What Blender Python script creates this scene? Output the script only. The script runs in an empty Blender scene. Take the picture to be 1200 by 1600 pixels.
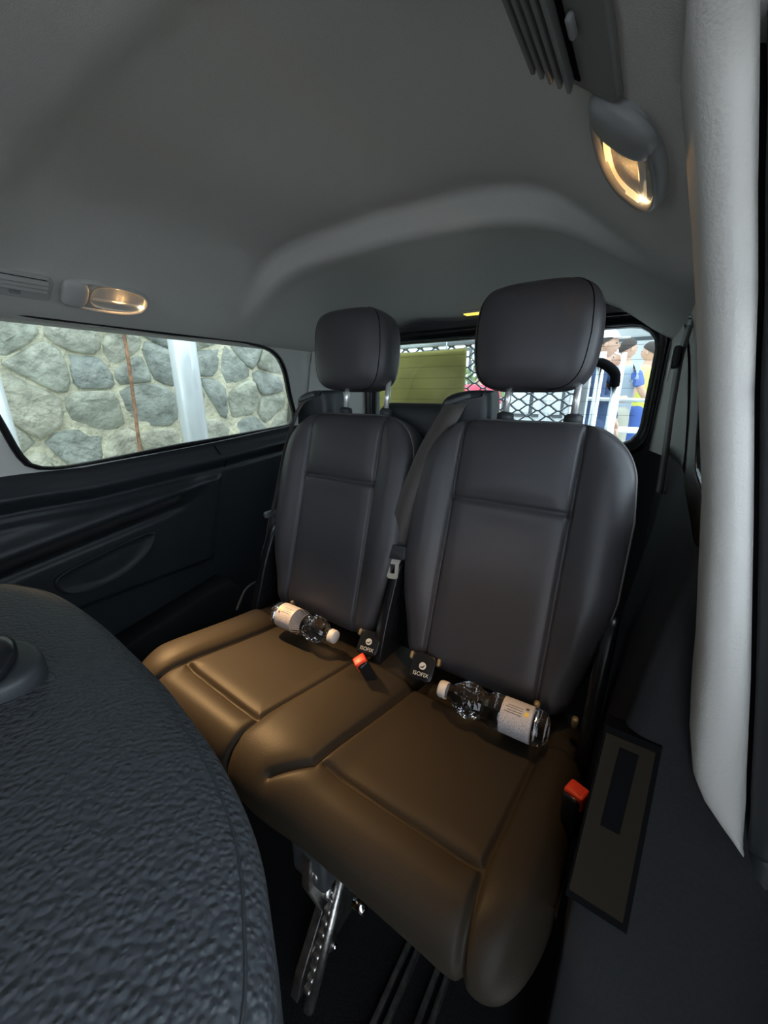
import bpy, bmesh, math, random
from mathutils import Vector, Matrix
random.seed(7)
scene = bpy.context.scene
C = bpy.context.scene.collection
R = math.radians

# ------------------------------------------------------------------ camera
YAW, PITCH, FPX = R(34), R(17.5), 600.0
fw = Vector((-math.sin(YAW)*math.cos(PITCH), math.cos(YAW)*math.cos(PITCH), -math.sin(PITCH)))
rt = Vector((math.cos(YAW), math.sin(YAW), 0)); up = rt.cross(fw)
cd = bpy.data.cameras.new('camera'); cam = bpy.data.objects.new('camera', cd); C.objects.link(cam)
cd.sensor_fit = 'VERTICAL'; cd.sensor_height = 24.0; cd.sensor_width = 18.0; cd.lens = 24.0*FPX/1600.0
cd.clip_start = 0.01; cd.clip_end = 200
cam.matrix_world = Matrix(((rt.x, up.x, -fw.x, 0), (rt.y, up.y, -fw.y, 0), (rt.z, up.z, -fw.z, 1.0), (0, 0, 0, 1)))
scene.camera = cam

# ------------------------------------------------------------------ world, sun, exposure
w = bpy.data.worlds.new('world'); scene.world = w; w.use_nodes = True
bg = w.node_tree.nodes['Background']; bg.inputs[0].default_value = (0.80, 0.90, 1.0, 1); bg.inputs[1].default_value = 4.0
sd = bpy.data.lights.new('sun', 'SUN'); sd.energy = 3.0; sd.angle = R(20); sd.color = (1, .96, .9)
so = bpy.data.objects.new('sun', sd); C.objects.link(so)
so.rotation_euler = (R(6), R(9), 0)
scene.view_settings.view_transform = 'Standard'; scene.view_settings.look = 'None'
scene.view_settings.exposure = 0.40; scene.view_settings.gamma = 1.0
scene.view_settings.use_curve_mapping = False
LAMP_L, LAMP_R = 110.0, 9.0

# ------------------------------------------------------------------ materials
M = {}
def mat(name, col, rough=.6, metal=0, bump=None, var=0, vscale=40, emit=None, spec=.5, trans=0, ior=1.45, alpha=1, sheen=0, coat=0):
    m = bpy.data.materials.new(name); m.use_nodes = True; nt = m.node_tree; b = nt.nodes['Principled BSDF']
    b.inputs['Base Color'].default_value = (*col, 1); b.inputs['Roughness'].default_value = rough
    b.inputs['Metallic'].default_value = metal; b.inputs['Specular IOR Level'].default_value = spec
    b.inputs['Transmission Weight'].default_value = trans; b.inputs['IOR'].default_value = ior
    b.inputs['Sheen Weight'].default_value = sheen; b.inputs['Coat Weight'].default_value = coat
    if emit:
        b.inputs['Emission Color'].default_value = (*emit[0], 1); b.inputs['Emission Strength'].default_value = emit[1]
    tc = None
    if bump or var:
        tc = nt.nodes.new('ShaderNodeTexCoord')
    if var:
        n = nt.nodes.new('ShaderNodeTexNoise'); n.inputs['Scale'].default_value = vscale; n.inputs['Detail'].default_value = 4
        nt.links.new(tc.outputs['Object'], n.inputs['Vector'])
        r = nt.nodes.new('ShaderNodeValToRGB'); r.color_ramp.elements[0].position = .3; r.color_ramp.elements[1].position = .7
        r.color_ramp.elements[0].color = (*[c*(1-var) for c in col], 1); r.color_ramp.elements[1].color = (*[min(1, c*(1+var)) for c in col], 1)
        nt.links.new(n.outputs['Fac'], r.inputs['Fac']); nt.links.new(r.outputs['Color'], b.inputs['Base Color'])
    if bump:
        kind, sc, st, dist = bump
        bn = nt.nodes.new('ShaderNodeBump'); bn.inputs['Strength'].default_value = st; bn.inputs['Distance'].default_value = dist
        if kind == 'noise':
            t = nt.nodes.new('ShaderNodeTexNoise'); t.inputs['Scale'].default_value = sc; t.inputs['Detail'].default_value = 3; out = t.outputs['Fac']
        else:
            t = nt.nodes.new('ShaderNodeTexVoronoi'); t.feature = 'SMOOTH_F1' if kind == 'voro' else 'F1'
            t.inputs['Scale'].default_value = sc; out = t.outputs['Distance']
            if kind == 'voro':
                t.inputs['Smoothness'].default_value = .6
                # distort the cells so that they read as leather grain
                n2 = nt.nodes.new('ShaderNodeTexNoise'); n2.inputs['Scale'].default_value = sc*.5
                nt.links.new(tc.outputs['Object'], n2.inputs['Vector'])
                mx = nt.nodes.new('ShaderNodeMix'); mx.data_type = 'VECTOR'; mx.inputs['Factor'].default_value = min(.025, .9/sc)
                nt.links.new(tc.outputs['Object'], mx.inputs[4]); nt.links.new(n2.outputs['Color'], mx.inputs[5])
                nt.links.new(mx.outputs[1], t.inputs['Vector'])
                iv = nt.nodes.new('ShaderNodeMath'); iv.operation = 'MULTIPLY'; iv.inputs[1].default_value = -1
                nt.links.new(out, iv.inputs[0]); out = iv.outputs[0]
        if kind != 'voro': nt.links.new(tc.outputs['Object'], t.inputs['Vector'])
        nt.links.new(out, bn.inputs['Height']); nt.links.new(bn.outputs['Normal'], b.inputs['Normal'])
    M[name] = m; return m
mat('headliner', (.56, .56, .54), .95, bump=('noise', 900, .35, .002), var=.06, vscale=700, spec=.1)
mat('pillar_trim', (.66, .66, .63), .85, bump=('noise', 700, .2, .002), spec=.2)
mat('door_pillar', (.64, .625, .60), .75, bump=('noise', 350, .25, .003), spec=.25)
mat('dark_plastic', (.030, .034, .038), .48, bump=('noise', 800, .2, .001))
mat('panel_plastic', (.026, .031, .037), .42, bump=('noise', 900, .2, .001))
mat('trim_grey', (.020, .021, .023), .7, bump=('noise', 600, .25, .001), var=.1, vscale=300, spec=.15)
mat('black', (.006, .006, .007), .85, spec=.05)
mat('gloss_black', (.010, .011, .013), .25)
mat('leather', (.054, .051, .057), .42, bump=('voro', 520, .12, .001), spec=.5)
mat('leather_shaded', (.028, .0225, .0165), .50, bump=('voro', 520, .12, .001), spec=.15)  # darker copy of the bench leather, low-cabin shade put into the colour
mat('cover_brown', (.026, .020, .014), .75, bump=('noise', 600, .25, .001), spec=.08)
mat('piping', (.13, .125, .125), .5)
mat('shell', (.095, .105, .115), .42)  # lightened and blued, window light on the seat edges put into the colour
mat('grain_shell', (.045, .050, .057), .52, bump=('voro', 300, .7, .0022), spec=.4)
mat('webbing', (.060, .050, .046), .55, bump=('noise', 500, .2, .001), sheen=.3)
mat('chrome', (.75, .76, .77), .12, 1)
mat('post_metal', (.82, .82, .82), .22, .55)
mat('steel', (.45, .44, .42), .35, 1, bump=('noise', 200, .4, .001), var=.3, vscale=60)
mat('tongue', (.72, .68, .60), .35, .4)
mat('brass', (.35, .27, .15), .45, .5)
mat('red', (.90, .06, .02), .4)
mat('carpet', (.012, .012, .013), .95, bump=('noise', 500, .6, .004), var=.3, vscale=300, spec=.1)
mat('vent_grey', (.42, .42, .41), .6)
mat('vent_dark', (.17, .175, .175), .6)
mat('bezel', (.48, .48, .47), .5)
mat('bezel_dark', (.22, .225, .23), .4)
mat('reflector', (.80, .74, .66), .4)
mat('lens', (1, .8, .5), .3, emit=((1, .66, .30), 14))
mat('lens_white', (1, .9, .7), .3, emit=((1, .78, .45), 8))
mat('amber', (1, .7, .15), .3, emit=((1, .72, .12), 1.0))
mat('cap', (.72, .66, .62), .5)
mat('bottle_clear', (.98, .99, 1), .02, trans=1, ior=1.40)
mat('print_white', (.65, .65, .62), .6)
mat('yellow_print', (.85, .60, .08), .5)
mat('grey_print', (.10, .10, .11), .5)
mat('mortar', (.66, .64, .47), .95, bump=('noise', 30, .8, .03), var=.25, vscale=8)
STONES = []
for i, c_ in enumerate([(.41, .43, .35), (.35, .38, .33), (.44, .45, .36), (.38, .40, .32), (.46, .46, .36), (.33, .36, .32)]):
    STONES.append(mat('stone_%d' % i, c_, .9, bump=('noise', 14, .9, .04), var=.33, vscale=9))
mat('pole_paint', (.84, .90, .92), .18, 0.25, var=.04, vscale=3)
mat('rust', (.35, .20, .12), .8, var=.4, vscale=30)
mat('ground', (.42, .41, .39), .9, var=.15, vscale=3, bump=('noise', 60, .4, .01))
mat('mesh_steel', (.22, .24, .25), .5, .6)
mat('olive', (.19, .17, .038), .7, var=.22, vscale=5)
mat('galv', (.62, .66, .68), .3, .7)
mat('skin', (.58, .36, .26), .6)
mat('hair_dark', (.05, .04, .035), .8)
mat('hair_white', (.75, .75, .75), .8)
mat('white_cloth', (.80, .82, .84), .8)
mat('navy', (.035, .06, .13), .8)
mat('blue', (.06, .12, .38), .8)
mat('grey_cloth', (.33, .38, .44), .85)
mat('khaki', (.42, .40, .33), .85)
mat('purple', (.60, .28, .70), .8)
mat('yellow_cloth', (.75, .80, .15), .8)
mat('red_cloth', (.75, .10, .16), .8)
mat('awning', (.55, .60, .62), .8)
mat('facade', (.70, .73, .74), .85, var=.1, vscale=1.2)
mat('foliage', (.16, .22, .10), .9, var=.4, vscale=6)
mat('rear_post', (.80, .86, .9), .3, .3)
def label_mat():
    m = bpy.data.materials.new('bottle_label'); m.use_nodes = True; nt = m.node_tree; b = nt.nodes['Principled BSDF']
    b.inputs['Roughness'].default_value = .5
    tc = nt.nodes.new('ShaderNodeTexCoord'); mp = nt.nodes.new('ShaderNodeMapping'); mp.inputs['Scale'].default_value = (520, 520, 160)
    n = nt.nodes.new('ShaderNodeTexNoise'); n.inputs['Scale'].default_value = 1.6; n.inputs['Detail'].default_value = 1
    nt.links.new(tc.outputs['Object'], mp.inputs[0]); nt.links.new(mp.outputs[0], n.inputs['Vector'])
    r = nt.nodes.new('ShaderNodeValToRGB'); r.color_ramp.elements[0].position = .40; r.color_ramp.elements[0].color = (.36, .34, .38, 1)
    r.color_ramp.elements[1].position = .5; r.color_ramp.elements[1].color = (.60, .56, .56, 1)
    nt.links.new(n.outputs['Fac'], r.inputs['Fac']); nt.links.new(r.outputs['Color'], b.inputs['Base Color'])
    M['bottle_label'] = m
label_mat()
def glass_mat(name, tint, gloss):
    m = bpy.data.materials.new(name); m.use_nodes = True; nt = m.node_tree; nt.nodes.clear()
    o = nt.nodes.new('ShaderNodeOutputMaterial'); mx = nt.nodes.new('ShaderNodeMixShader'); t = nt.nodes.new('ShaderNodeBsdfTransparent')
    g = nt.nodes.new('ShaderNodeBsdfGlossy'); g.inputs['Roughness'].default_value = .02
    t.inputs[0].default_value = (*tint, 1); lw = nt.nodes.new('ShaderNodeFresnel'); lw.inputs[0].default_value = 1.45
    mu = nt.nodes.new('ShaderNodeMath'); mu.operation = 'MULTIPLY'; mu.inputs[1].default_value = gloss
    nt.links.new(lw.outputs[0], mu.inputs[0]); nt.links.new(mu.outputs[0], mx.inputs[0]); nt.links.new(t.outputs[0], mx.inputs[1]); nt.links.new(g.outputs[0], mx.inputs[2])
    nt.links.new(mx.outputs[0], o.inputs[0]); M[name] = m
glass_mat('clear_glass', (.88, .92, .92), .8)
glass_mat('rear_glass', (.72, .77, .77), .6)
glass_mat('window_glass', (.375, .41, .405), .8)

# ------------------------------------------------------------------ helpers
def obj(name, me, m, parent=None, smooth=True):
    """me is built in world coordinates; stored relative to the parent's origin"""
    o = bpy.data.objects.new(name, me); C.objects.link(o)
    if m is not None:
        me.materials.clear(); me.materials.append(M[m] if isinstance(m, str) else m)
    if smooth:
        for p in me.polygons: p.use_smooth = True
    if parent is not None:
        o.parent = parent; off = world_loc(parent)
        me.transform(Matrix.Translation(-off))
    return o
def world_loc(o):
    l = o.location.copy()
    while o.parent: o = o.parent; l += o.location
    return l
def base(o):
    """move a top-level mesh's origin to its base centre"""
    vs = [v.co for v in o.data.vertices]
    c = Vector(((min(v.x for v in vs)+max(v.x for v in vs))/2, (min(v.y for v in vs)+max(v.y for v in vs))/2, min(v.z for v in vs)))
    o.data.transform(Matrix.Translation(-c)); o.location = c; return o
def empty(name, loc):
    o = bpy.data.objects.new(name, None); o.empty_display_size = .05; C.objects.link(o); o.location = loc; return o
def tag(o, label=None, cat=None, group=None, kind=None):
    if label: o['label'] = label
    if cat: o['category'] = cat
    if group: o['group'] = group
    if kind: o['kind'] = kind
    return o
def struct(o, label): return tag(o, label, None, None, 'structure')
def mesh(vs, fs):
    me = bpy.data.meshes.new('m'); me.from_pydata([tuple(v) for v in vs], [], fs)
    bm = bmesh.new(); bm.from_mesh(me); bmesh.ops.recalc_face_normals(bm, faces=bm.faces); bm.to_mesh(me); bm.free(); me.update(); return me
def grid(f, nu, nv, closeu=False):
    vs = []; fs = []
    for j in range(nv+1):
        for i in range(nu if closeu else nu+1): vs.append(f(i/nu, j/nv))
    k = nu if closeu else nu+1
    for j in range(nv):
        for i in range(nu):
            a = j*k+i; b = j*k+(i+1) % k; fs.append((a, b, b+k, a+k))
    return vs, fs
def tube(pts, rad, seg=10, cap=True):
    pts = [Vector(p) for p in pts]; vs = []; fs = []; n = len(pts)
    t0 = (pts[1]-pts[0]).normalized(); nrm = t0.orthogonal().normalized()
    for i, p in enumerate(pts):
        t = (pts[min(i+1, n-1)]-pts[max(i-1, 0)]).normalized()
        nrm = (nrm - t*nrm.dot(t)).normalized(); b = t.cross(nrm)
        r = rad[i] if isinstance(rad, (list, tuple)) else rad
        for k in range(seg):
            a = 2*math.pi*k/seg; vs.append(p + nrm*math.cos(a)*r + b*math.sin(a)*r)
    for i in range(n-1):
        for k in range(seg):
            a = i*seg+k; b_ = i*seg+(k+1) % seg; fs.append((a, b_, b_+seg, a+seg))
    if cap: fs.append(tuple(range(seg))[::-1]); fs.append(tuple(range((n-1)*seg, n*seg)))
    return vs, fs
def ribbon(pts, wdir, width, th):
    """strap of rectangular section; wdir = width direction (vector or list)"""
    pts = [Vector(p) for p in pts]; vs = []; fs = []; n = len(pts)
    for i, p in enumerate(pts):
        t = (pts[min(i+1, n-1)]-pts[max(i-1, 0)]).normalized()
        wd = Vector(wdir[i] if isinstance(wdir, list) else wdir); wd = (wd - t*wd.dot(t)).normalized(); nn = t.cross(wd)
        for a, b in ((-1, -1), (1, -1), (1, 1), (-1, 1)): vs.append(p + wd*a*width/2 + nn*b*th/2)
    for i in range(n-1):
        for k in range(4): a = i*4+k; b = i*4+(k+1) % 4; fs.append((a, b, b+4, a+4))
    fs.append((0, 1, 2, 3)); fs.append(tuple(range((n-1)*4, n*4))); return vs, fs
def rbox(c, s, r=.005, axes=None, seg=2):
    bm = bmesh.new(); bmesh.ops.create_cube(bm, size=1)
    for v in bm.verts: v.co = Vector((v.co.x*s[0], v.co.y*s[1], v.co.z*s[2]))
    if r: bmesh.ops.bevel(bm, geom=list(bm.edges), offset=min(r, min(s)*.49), segments=seg, profile=.5, affect='EDGES')
    me = bpy.data.meshes.new('b'); 
    if axes:
        mt = Matrix((axes[0], axes[1], axes[2])).transposed(); bmesh.ops.transform(bm, matrix=mt.to_4x4(), verts=bm.verts)
    bmesh.ops.translate(bm, vec=Vector(c), verts=bm.verts); bm.to_mesh(me); bm.free(); return me
def prism(poly, frame, t0, t1, bev=0):
    """poly: 2D outline; frame=(O,ex,ey,en)"""
    O, ex, ey, en = [Vector(a) for a in frame]
    bm = bmesh.new(); lo = [bm.verts.new(O+ex*x+ey*y+en*t0) for x, y in poly]; hi = [bm.verts.new(O+ex*x+ey*y+en*t1) for x, y in poly]
    n = len(poly); bm.faces.new(lo[::-1]); top = bm.faces.new(hi)
    for i in range(n): bm.faces.new((lo[i], lo[(i+1) % n], hi[(i+1) % n], hi[i]))
    bmesh.ops.recalc_face_normals(bm, faces=bm.faces)
    if bev: bmesh.ops.bevel(bm, geom=list(top.edges), offset=bev, segments=2, profile=.5, affect='EDGES')
    me = bpy.data.meshes.new('p'); bm.to_mesh(me); bm.free(); return me
def ringprism(outer, inner, frame, t0, t1):
    O, ex, ey, en = [Vector(a) for a in frame]; n = len(outer); vs = []
    for poly, t in ((outer, t0), (inner, t0), (inner, t1), (outer, t1)):
        for x, y in poly: vs.append(O+ex*x+ey*y+en*t)
    fs = []
    for a in range(4):
        b = (a+1) % 4
        for i in range(n): j = (i+1) % n; fs.append((a*n+i, a*n+j, b*n+j, b*n+i))
    return mesh(vs, fs)
def merge(parts):
    vs = []; fs = []
    for v, f in parts:
        k = len(vs); vs += list(v); fs += [tuple(i+k for i in q) for q in f]
    return mesh(vs, fs)
def superell(a, b, n, e=2.5, cx=0, cy=0):
    out = []
    for i in range(n):
        t = 2*math.pi*i/n; c, s = math.cos(t), math.sin(t)
        out.append((cx+a*math.copysign(abs(c)**(2/e), c), cy+b*math.copysign(abs(s)**(2/e), s)))
    return out
def rrect(x0, x1, y0, y1, r, n=6):
    out = []
    for cx, cy, a0 in ((x1-r, y1-r, 0), (x0+r, y1-r, 90), (x0+r, y0+r, 180), (x1-r, y0+r, 270)):
        for i in range(n+1):
            a = R(a0+90*i/n); out.append((cx+r*math.cos(a), cy+r*math.sin(a)))
    return out
def resample(poly, n, closed=True):
    pts = [Vector((*p, 0)) for p in poly]
    if closed: pts.append(pts[0])
    L = [0]
    for a, b in zip(pts, pts[1:]): L.append(L[-1]+(b-a).length)
    out = []; N = n if closed else n-1; k = 0
    for i in range(n):
        s = L[-1]*i/N
        while k < len(pts)-2 and L[k+1] < s: k += 1
        t = (s-L[k])/max(1e-9, L[k+1]-L[k]); p = pts[k].lerp(pts[k+1], min(1, t)); out.append((p.x, p.y))
    return out
def catmull(pts, per=8, closed=False):
    pts = [Vector(p) for p in pts]; out = []; n = len(pts)
    for i in range(n if closed else n-1):
        if closed: p0, p1, p2, p3 = pts[i-1], pts[i], pts[(i+1) % n], pts[(i+2) % n]
        else: p0, p1, p2, p3 = pts[max(i-1, 0)], pts[i], pts[i+1], pts[min(i+2, n-1)]
        for k in range(per):
            t = k/per; out.append(.5*((2*p1)+(p2-p0)*t+(2*p0-5*p1+4*p2-p3)*t*t+(3*p1-p0-3*p2+p3)*t**3))
    if not closed: out.append(pts[-1])
    return out
def interp(tab, x):
    if x <= tab[0][0]: return tab[0][1]
    for (a, fa), (b, fb) in zip(tab, tab[1:]):
        if x <= b: return fa+(fb-fa)*(x-a)/(b-a)
    return tab[-1][1]
def sinterp(tab, x):
    """smooth (Catmull) 1D table"""
    n = len(tab)
    if x <= tab[0][0]: return tab[0][1]
    if x >= tab[-1][0]: return tab[-1][1]
    for i in range(n-1):
        a, fa = tab[i]; b, fb = tab[i+1]
        if x <= b:
            h = b-a; t = (x-a)/h
            ma = (fb-tab[i-1][1])/(b-tab[i-1][0])*h if i > 0 else (fb-fa)
            mb = (tab[i+2][1]-fa)/(tab[i+2][0]-a)*h if i+2 < n else (fb-fa)
            return (2*t**3-3*t*t+1)*fa+(t**3-2*t*t+t)*ma+(-2*t**3+3*t*t)*fb+(t**3-t*t)*mb
def sst(a, b, x):
    t = min(1, max(0, (x-a)/(b-a))); return t*t*(3-2*t)
def gauss(x, s): return math.exp(-(x/s)**2)
def segdist(px, py, ax, ay, bx, by):
    dx, dy = bx-ax, by-ay; t = max(0, min(1, ((px-ax)*dx+(py-ay)*dy)/(dx*dx+dy*dy))); return math.hypot(px-ax-t*dx, py-ay-t*dy)
def text_mesh(s, size, frame, depth=.0004):
    cu = bpy.data.curves.new('t', 'FONT'); cu.body = s; cu.size = size; cu.extrude = depth; cu.align_x = 'CENTER'; cu.align_y = 'CENTER'
    o = bpy.data.objects.new('t', cu); C.objects.link(o); dg = bpy.context.evaluated_depsgraph_get(); dg.update()
    me = bpy.data.meshes.new_from_object(o.evaluated_get(dg)); bpy.data.objects.remove(o)
    O, ex, ey, en = [Vector(a) for a in frame]
    me.transform(Matrix((ex, ey, en)).transposed().to_4x4()); me.transform(Matrix.Translation(O)); return me

# ================================================================== THE VAN SHELL
XC = -.635                                    # centre line of the van
WALL = [(0, .76), (.3, .765), (.6, .755), (.85, .735), (1.07, .70), (1.17, .672), (1.25, .64), (1.32, .60)]
def wdx(z): return sinterp(WALL, z)
YR = 1.75                                     # tailgate

fl = obj('floor', rbox((XC, .05, -.02), (1.62, 3.5, .04), .004), 'carpet'); struct(fl, 'dark carpeted van floor under the rear bench')

PROF = [(0, 1.366), (.25, 1.357), (.38, 1.333), (.48, 1.287), (.55, 1.243), (.60, 1.208), (.65, 1.178), (.70, 1.160)]
def ceil_z(dx, y):
    a = abs(dx); z = sinterp(PROF, a)
    m = 1-sst(.36, .62, a)
    wob = 0
    z += .042*m*sst(.29, .37, y)*(1-sst(.900, .934, y))
    z -= .012*gauss(y-.955+wob, .045)*(1-sst(.5, .66, a))
    if y > .95: z -= .066*((y-.95)/.8)**1.6*(1-sst(.1, .5, a)*.85)
    return z
def cf(u, v):
    dx = -.70+1.40*u; y = -1.7+(YR+1.7)*v
    return (XC+dx, y, ceil_z(dx, y))
ys = []
v, f = grid(cf, 90, 230)
ce = obj('ceiling', mesh(v, f), 'headliner'); struct(ce, 'grey fabric headliner of the van with a shallow recess')
roof = obj('roof', rbox((XC, .02, 1.46), (1.5, 3.5, .04), .01), 'facade'); struct(roof, 'outer roof skin of the van')

# side walls: ring between the window opening and a rectangle
WIN = [(.20, 1.172), (.40, 1.176), (.65, 1.180), (.90, 1.179), (1.05, 1.172), (1.15, 1.150), (1.215, 1.09), (1.255, .98), (1.285, .905), (1.285, .868), (1.26, .852),
       (1.10, .838), (.855, .817), (.60, .800), (.437, .790), (.36, .790), (.315, .805), (.295, .845), (.27, .95), (.235, 1.06)]
def side_wall(sgn, ymin, ymax, win, steps=14, n=96):
    poly = [(p.x, p.y) for p in catmull([Vector((a, b, 0)) for a, b in win], 6, True)]
    hole = resample(poly, n)
    cy = sum(p[0] for p in hole)/n; cz = sum(p[1] for p in hole)/n
    z0, z1 = -.02, 1.40; outer = []
    for y, z in hole:
        dy, dz = y-cy, z-cz; t = 1e9
        if dy > 1e-6: t = min(t, (ymax-cy)/dy)
        if dy < -1e-6: t = min(t, (ymin-cy)/dy)
        if dz > 1e-6: t = min(t, (z1-cz)/dz)
        if dz < -1e-6: t = min(t, (z0-cz)/dz)
        outer.append((cy+dy*t, cz+dz*t))
    # snap nearest ring points to the rectangle corners
    for co in ((ymin, z0), (ymin, z1), (ymax, z0), (ymax, z1)):
        i = min(range(n), key=lambda k: (outer[k][0]-co[0])**2+(outer[k][1]-co[1])**2); outer[i] = co
    vs = []; fs = []
    for s in range(steps+1):
        t = s/steps
        for (a, b), (c, d) in zip(hole, outer):
            y = a+(c-a)*t; z = b+(d-b)*t
            vs.append((XC+sgn*wdx(z), y, z))
    for s in range(steps):
        for i in range(n): j = (i+1) % n; fs.append((s*n+i, s*n+j, (s+1)*n+j, (s+1)*n+i))
    return mesh(vs, fs), hole
def window(name, hole, sgn, label, rim=.012, gl='window_glass'):
    n = len(hole); cy = sum(p[0] for p in hole)/n; cz = sum(p[1] for p in hole)/n
    root = empty(name, (XC+sgn*wdx(.85), cy, .8)); struct(root, label)
    pts = [(XC+sgn*(wdx(z)-.003), y, z) for y, z in hole]
    # rubber seal: flat-ish band swept round the opening
    vs = []; fs = []
    for (y, z) in hole:
        d = Vector((y-cy, z-cz)); d.normalize()
        for inw, off in ((-.004, -.006), (.004, -.012), (rim, -.008), (rim, .010), (-.004, .010)):
            yy, zz = y-d.x*inw, z-d.y*inw; vs.append((XC+sgn*(wdx(zz)+off), yy, zz))
    k = 5
    for i in range(n):
        for q in range(k): a = i*k+q; b = i*k+(q+1) % k; c = ((i+1) % n)*k+(q+1) % k; e = ((i+1) % n)*k+q; fs.append((a, b, c, e))
    obj('window_frame', mesh(vs, fs), 'gloss_black', root)
    # glass: fan of rings so it follows the body curve
    vs = []; fs = []; S = 6
    for s in range(S):
        t = 1-s/S
        for y, z in hole: yy, zz = cy+(y-cy)*t*.999, cz+(z-cz)*t*.999; vs.append((XC+sgn*(wdx(zz)+.006), yy, zz))
    vs.append((XC+sgn*(wdx(cz)+.006), cy, cz))
    for s in range(S-1):
        for i in range(n): j = (i+1) % n; fs.append((s*n+i, s*n+j, (s+1)*n+j, (s+1)*n+i))
    for i in range(n): fs.append(((S-1)*n+i, (S-1)*n+(i+1) % n, S*n))
    obj('glass', mesh(vs, fs), gl, root)
    return root
me, hole = side_wall(-1, -1.7, YR, WIN)
wl = obj('wall_left', me, 'pillar_trim'); struct(wl, 'pale trimmed van side wall around the left window')
window('window_1', hole, -1, 'long side window with black rubber edge facing the stone wall')
WIN_R = [(max(.50, y), z) for y, z in WIN if y >= .40]
WIN_R = [(.52, 1.172), (.65, 1.180), (.75, 1.179), (.88, 1.172), (.93, 1.150), (.95, 1.09), (.96, .98), (.96, .905), (.95, .868), (.92, .852), (.755, .840), (.60, .835), (.53, .84), (.51, .87), (.505, 1.0)]
me, hole = side_wall(1, .475, YR, WIN_R)
wr = obj('wall_right', me, 'pillar_trim'); struct(wr, 'pale trimmed van side wall behind the right seat')
window('window_2', hole, 1, 'side window hidden behind the white door pillar', gl='clear_glass')

# tailgate with rear window
zb, zt = .80, 1.235
rw = rrect(-1.243, -.027, zb, zt, .075, 8)
rw = [(x, z - .018*((x-XC)/.6)**2*(1 if z > 1 else 0)) for x, z in rw]
rw = resample(rw, 96)
def rect_out(hole, x0, x1, z0, z1):
    n = len(hole); cx = sum(p[0] for p in hole)/n; cz = sum(p[1] for p in hole)/n; out = []
    for x, z in hole:
        dx, dz = x-cx, z-cz; t = 1e9
        if abs(dx) > 1e-6: t = min(t, ((x1 if dx > 0 else x0)-cx)/dx)
        if abs(dz) > 1e-6: t = min(t, ((z1 if dz > 0 else z0)-cz)/dz)
        out.append((cx+dx*t, cz+dz*t))
    for co in ((x0, z0), (x0, z1), (x1, z0), (x1, z1)):
        i = min(range(n), key=lambda k: (out[k][0]-co[0])**2+(out[k][1]-co[1])**2); out[i] = co
    return out
outr = rect_out(rw, XC-.78, XC+.78, -.02, 1.42)
wre = obj('wall_rear', ringprism(outr, rw, ((0, YR, 0), (1, 0, 0), (0, 0, 1), (0, 1, 0)), .01, .05), 'dark_plastic', smooth=False); struct(wre, 'dark tailgate panel below and around the rear window')
root = empty('window_3', (XC, YR, zb)); struct(root, 'wide rear window with thick black surround in the tailgate')
def offs(poly, d, dt):
    cx, cz = XC, (zb+zt)/2; out = []
    for x, z in poly:
        sx = (x-cx)/.608; sz = (z-cz)/.2175
        out.append((x+d*max(-1, min(1, sx)), z+(dt if sz > 0 else d)*max(-1, min(1, sz))))
    return out
# surround with a soft bevelled section
secs = [(0, .004, .0), (.006, .006, -.012), (.028, .036, -.03), (.036, .046, -.028), (.044, .056, .01)]
vs = []; fs = []; n = len(rw)
for d, dt, yo in secs:
    for x, z in offs(rw, d, dt): vs.append((x, YR+yo, z))
for s in range(len(secs)-1):
    for i in range(n): j = (i+1) % n; fs.append((s*n+i, s*n+j, (s+1)*n+j, (s+1)*n+i))
obj('window_frame', mesh(vs, fs), 'gloss_black', root)
obj('glass', prism([(x, z) for x, z in rw], ((0, YR+.02, 0), (1, 0, 0), (0, 0, 1), (0, 1, 0)), 0, .004), 'rear_glass', root, smooth=False)
for k in range(7):
    zz = .86+k*.05
    obj('heater_wire', merge([tube([(-1.22, YR+.019, zz), (-.05, YR+.019, zz)], .0006, 4)]), 'black', root)

# unseen bulkhead behind the camera, added to cut low front light
obj_ = obj('added_wall_front', rbox((XC, -1.25, .52), (1.5, .05, 1.06), .01), 'dark_plastic'); struct(obj_, 'unseen dark bulkhead added at the front of the cabin to cut light')
obj_ = obj('added_wall_right_front', rbox((.125, -1.13, .60), (.05, 1.16, 1.24), .01), 'dark_plastic'); struct(obj_, 'unseen dark side wall added ahead of the door opening to block light')  # unseen wall added to keep daylight off the seat fronts

# added sliding door leaf outside the door pillar, keeps low daylight out
d1 = empty('added_door_1', (.27, .35, 0)); struct(d1, 'dark sliding door leaf added half open beside the camera to block low light')
obj('door_panel', rbox((.27, .36, .42), (.05, 1.00, .84), .015), 'dark_plastic', d1)
obj('door_header', rbox((.215, .36, 1.22), (.045, 1.00, .06), .012), 'dark_plastic', d1)
for y_ in (-.12, .84): obj('door_post', mesh(*ribbon([(.27, y_, .80), (.255, y_, 1.0), (.215, y_, 1.22)], (0, 1, 0), .05, .03)), 'dark_plastic', d1)
obj('glass', mesh([(.268, -.12, .84), (.268, .84, .84), (.22, .84, 1.20), (.22, -.12, 1.20)], [(0, 1, 2, 3)]), 'clear_glass', d1)

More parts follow.
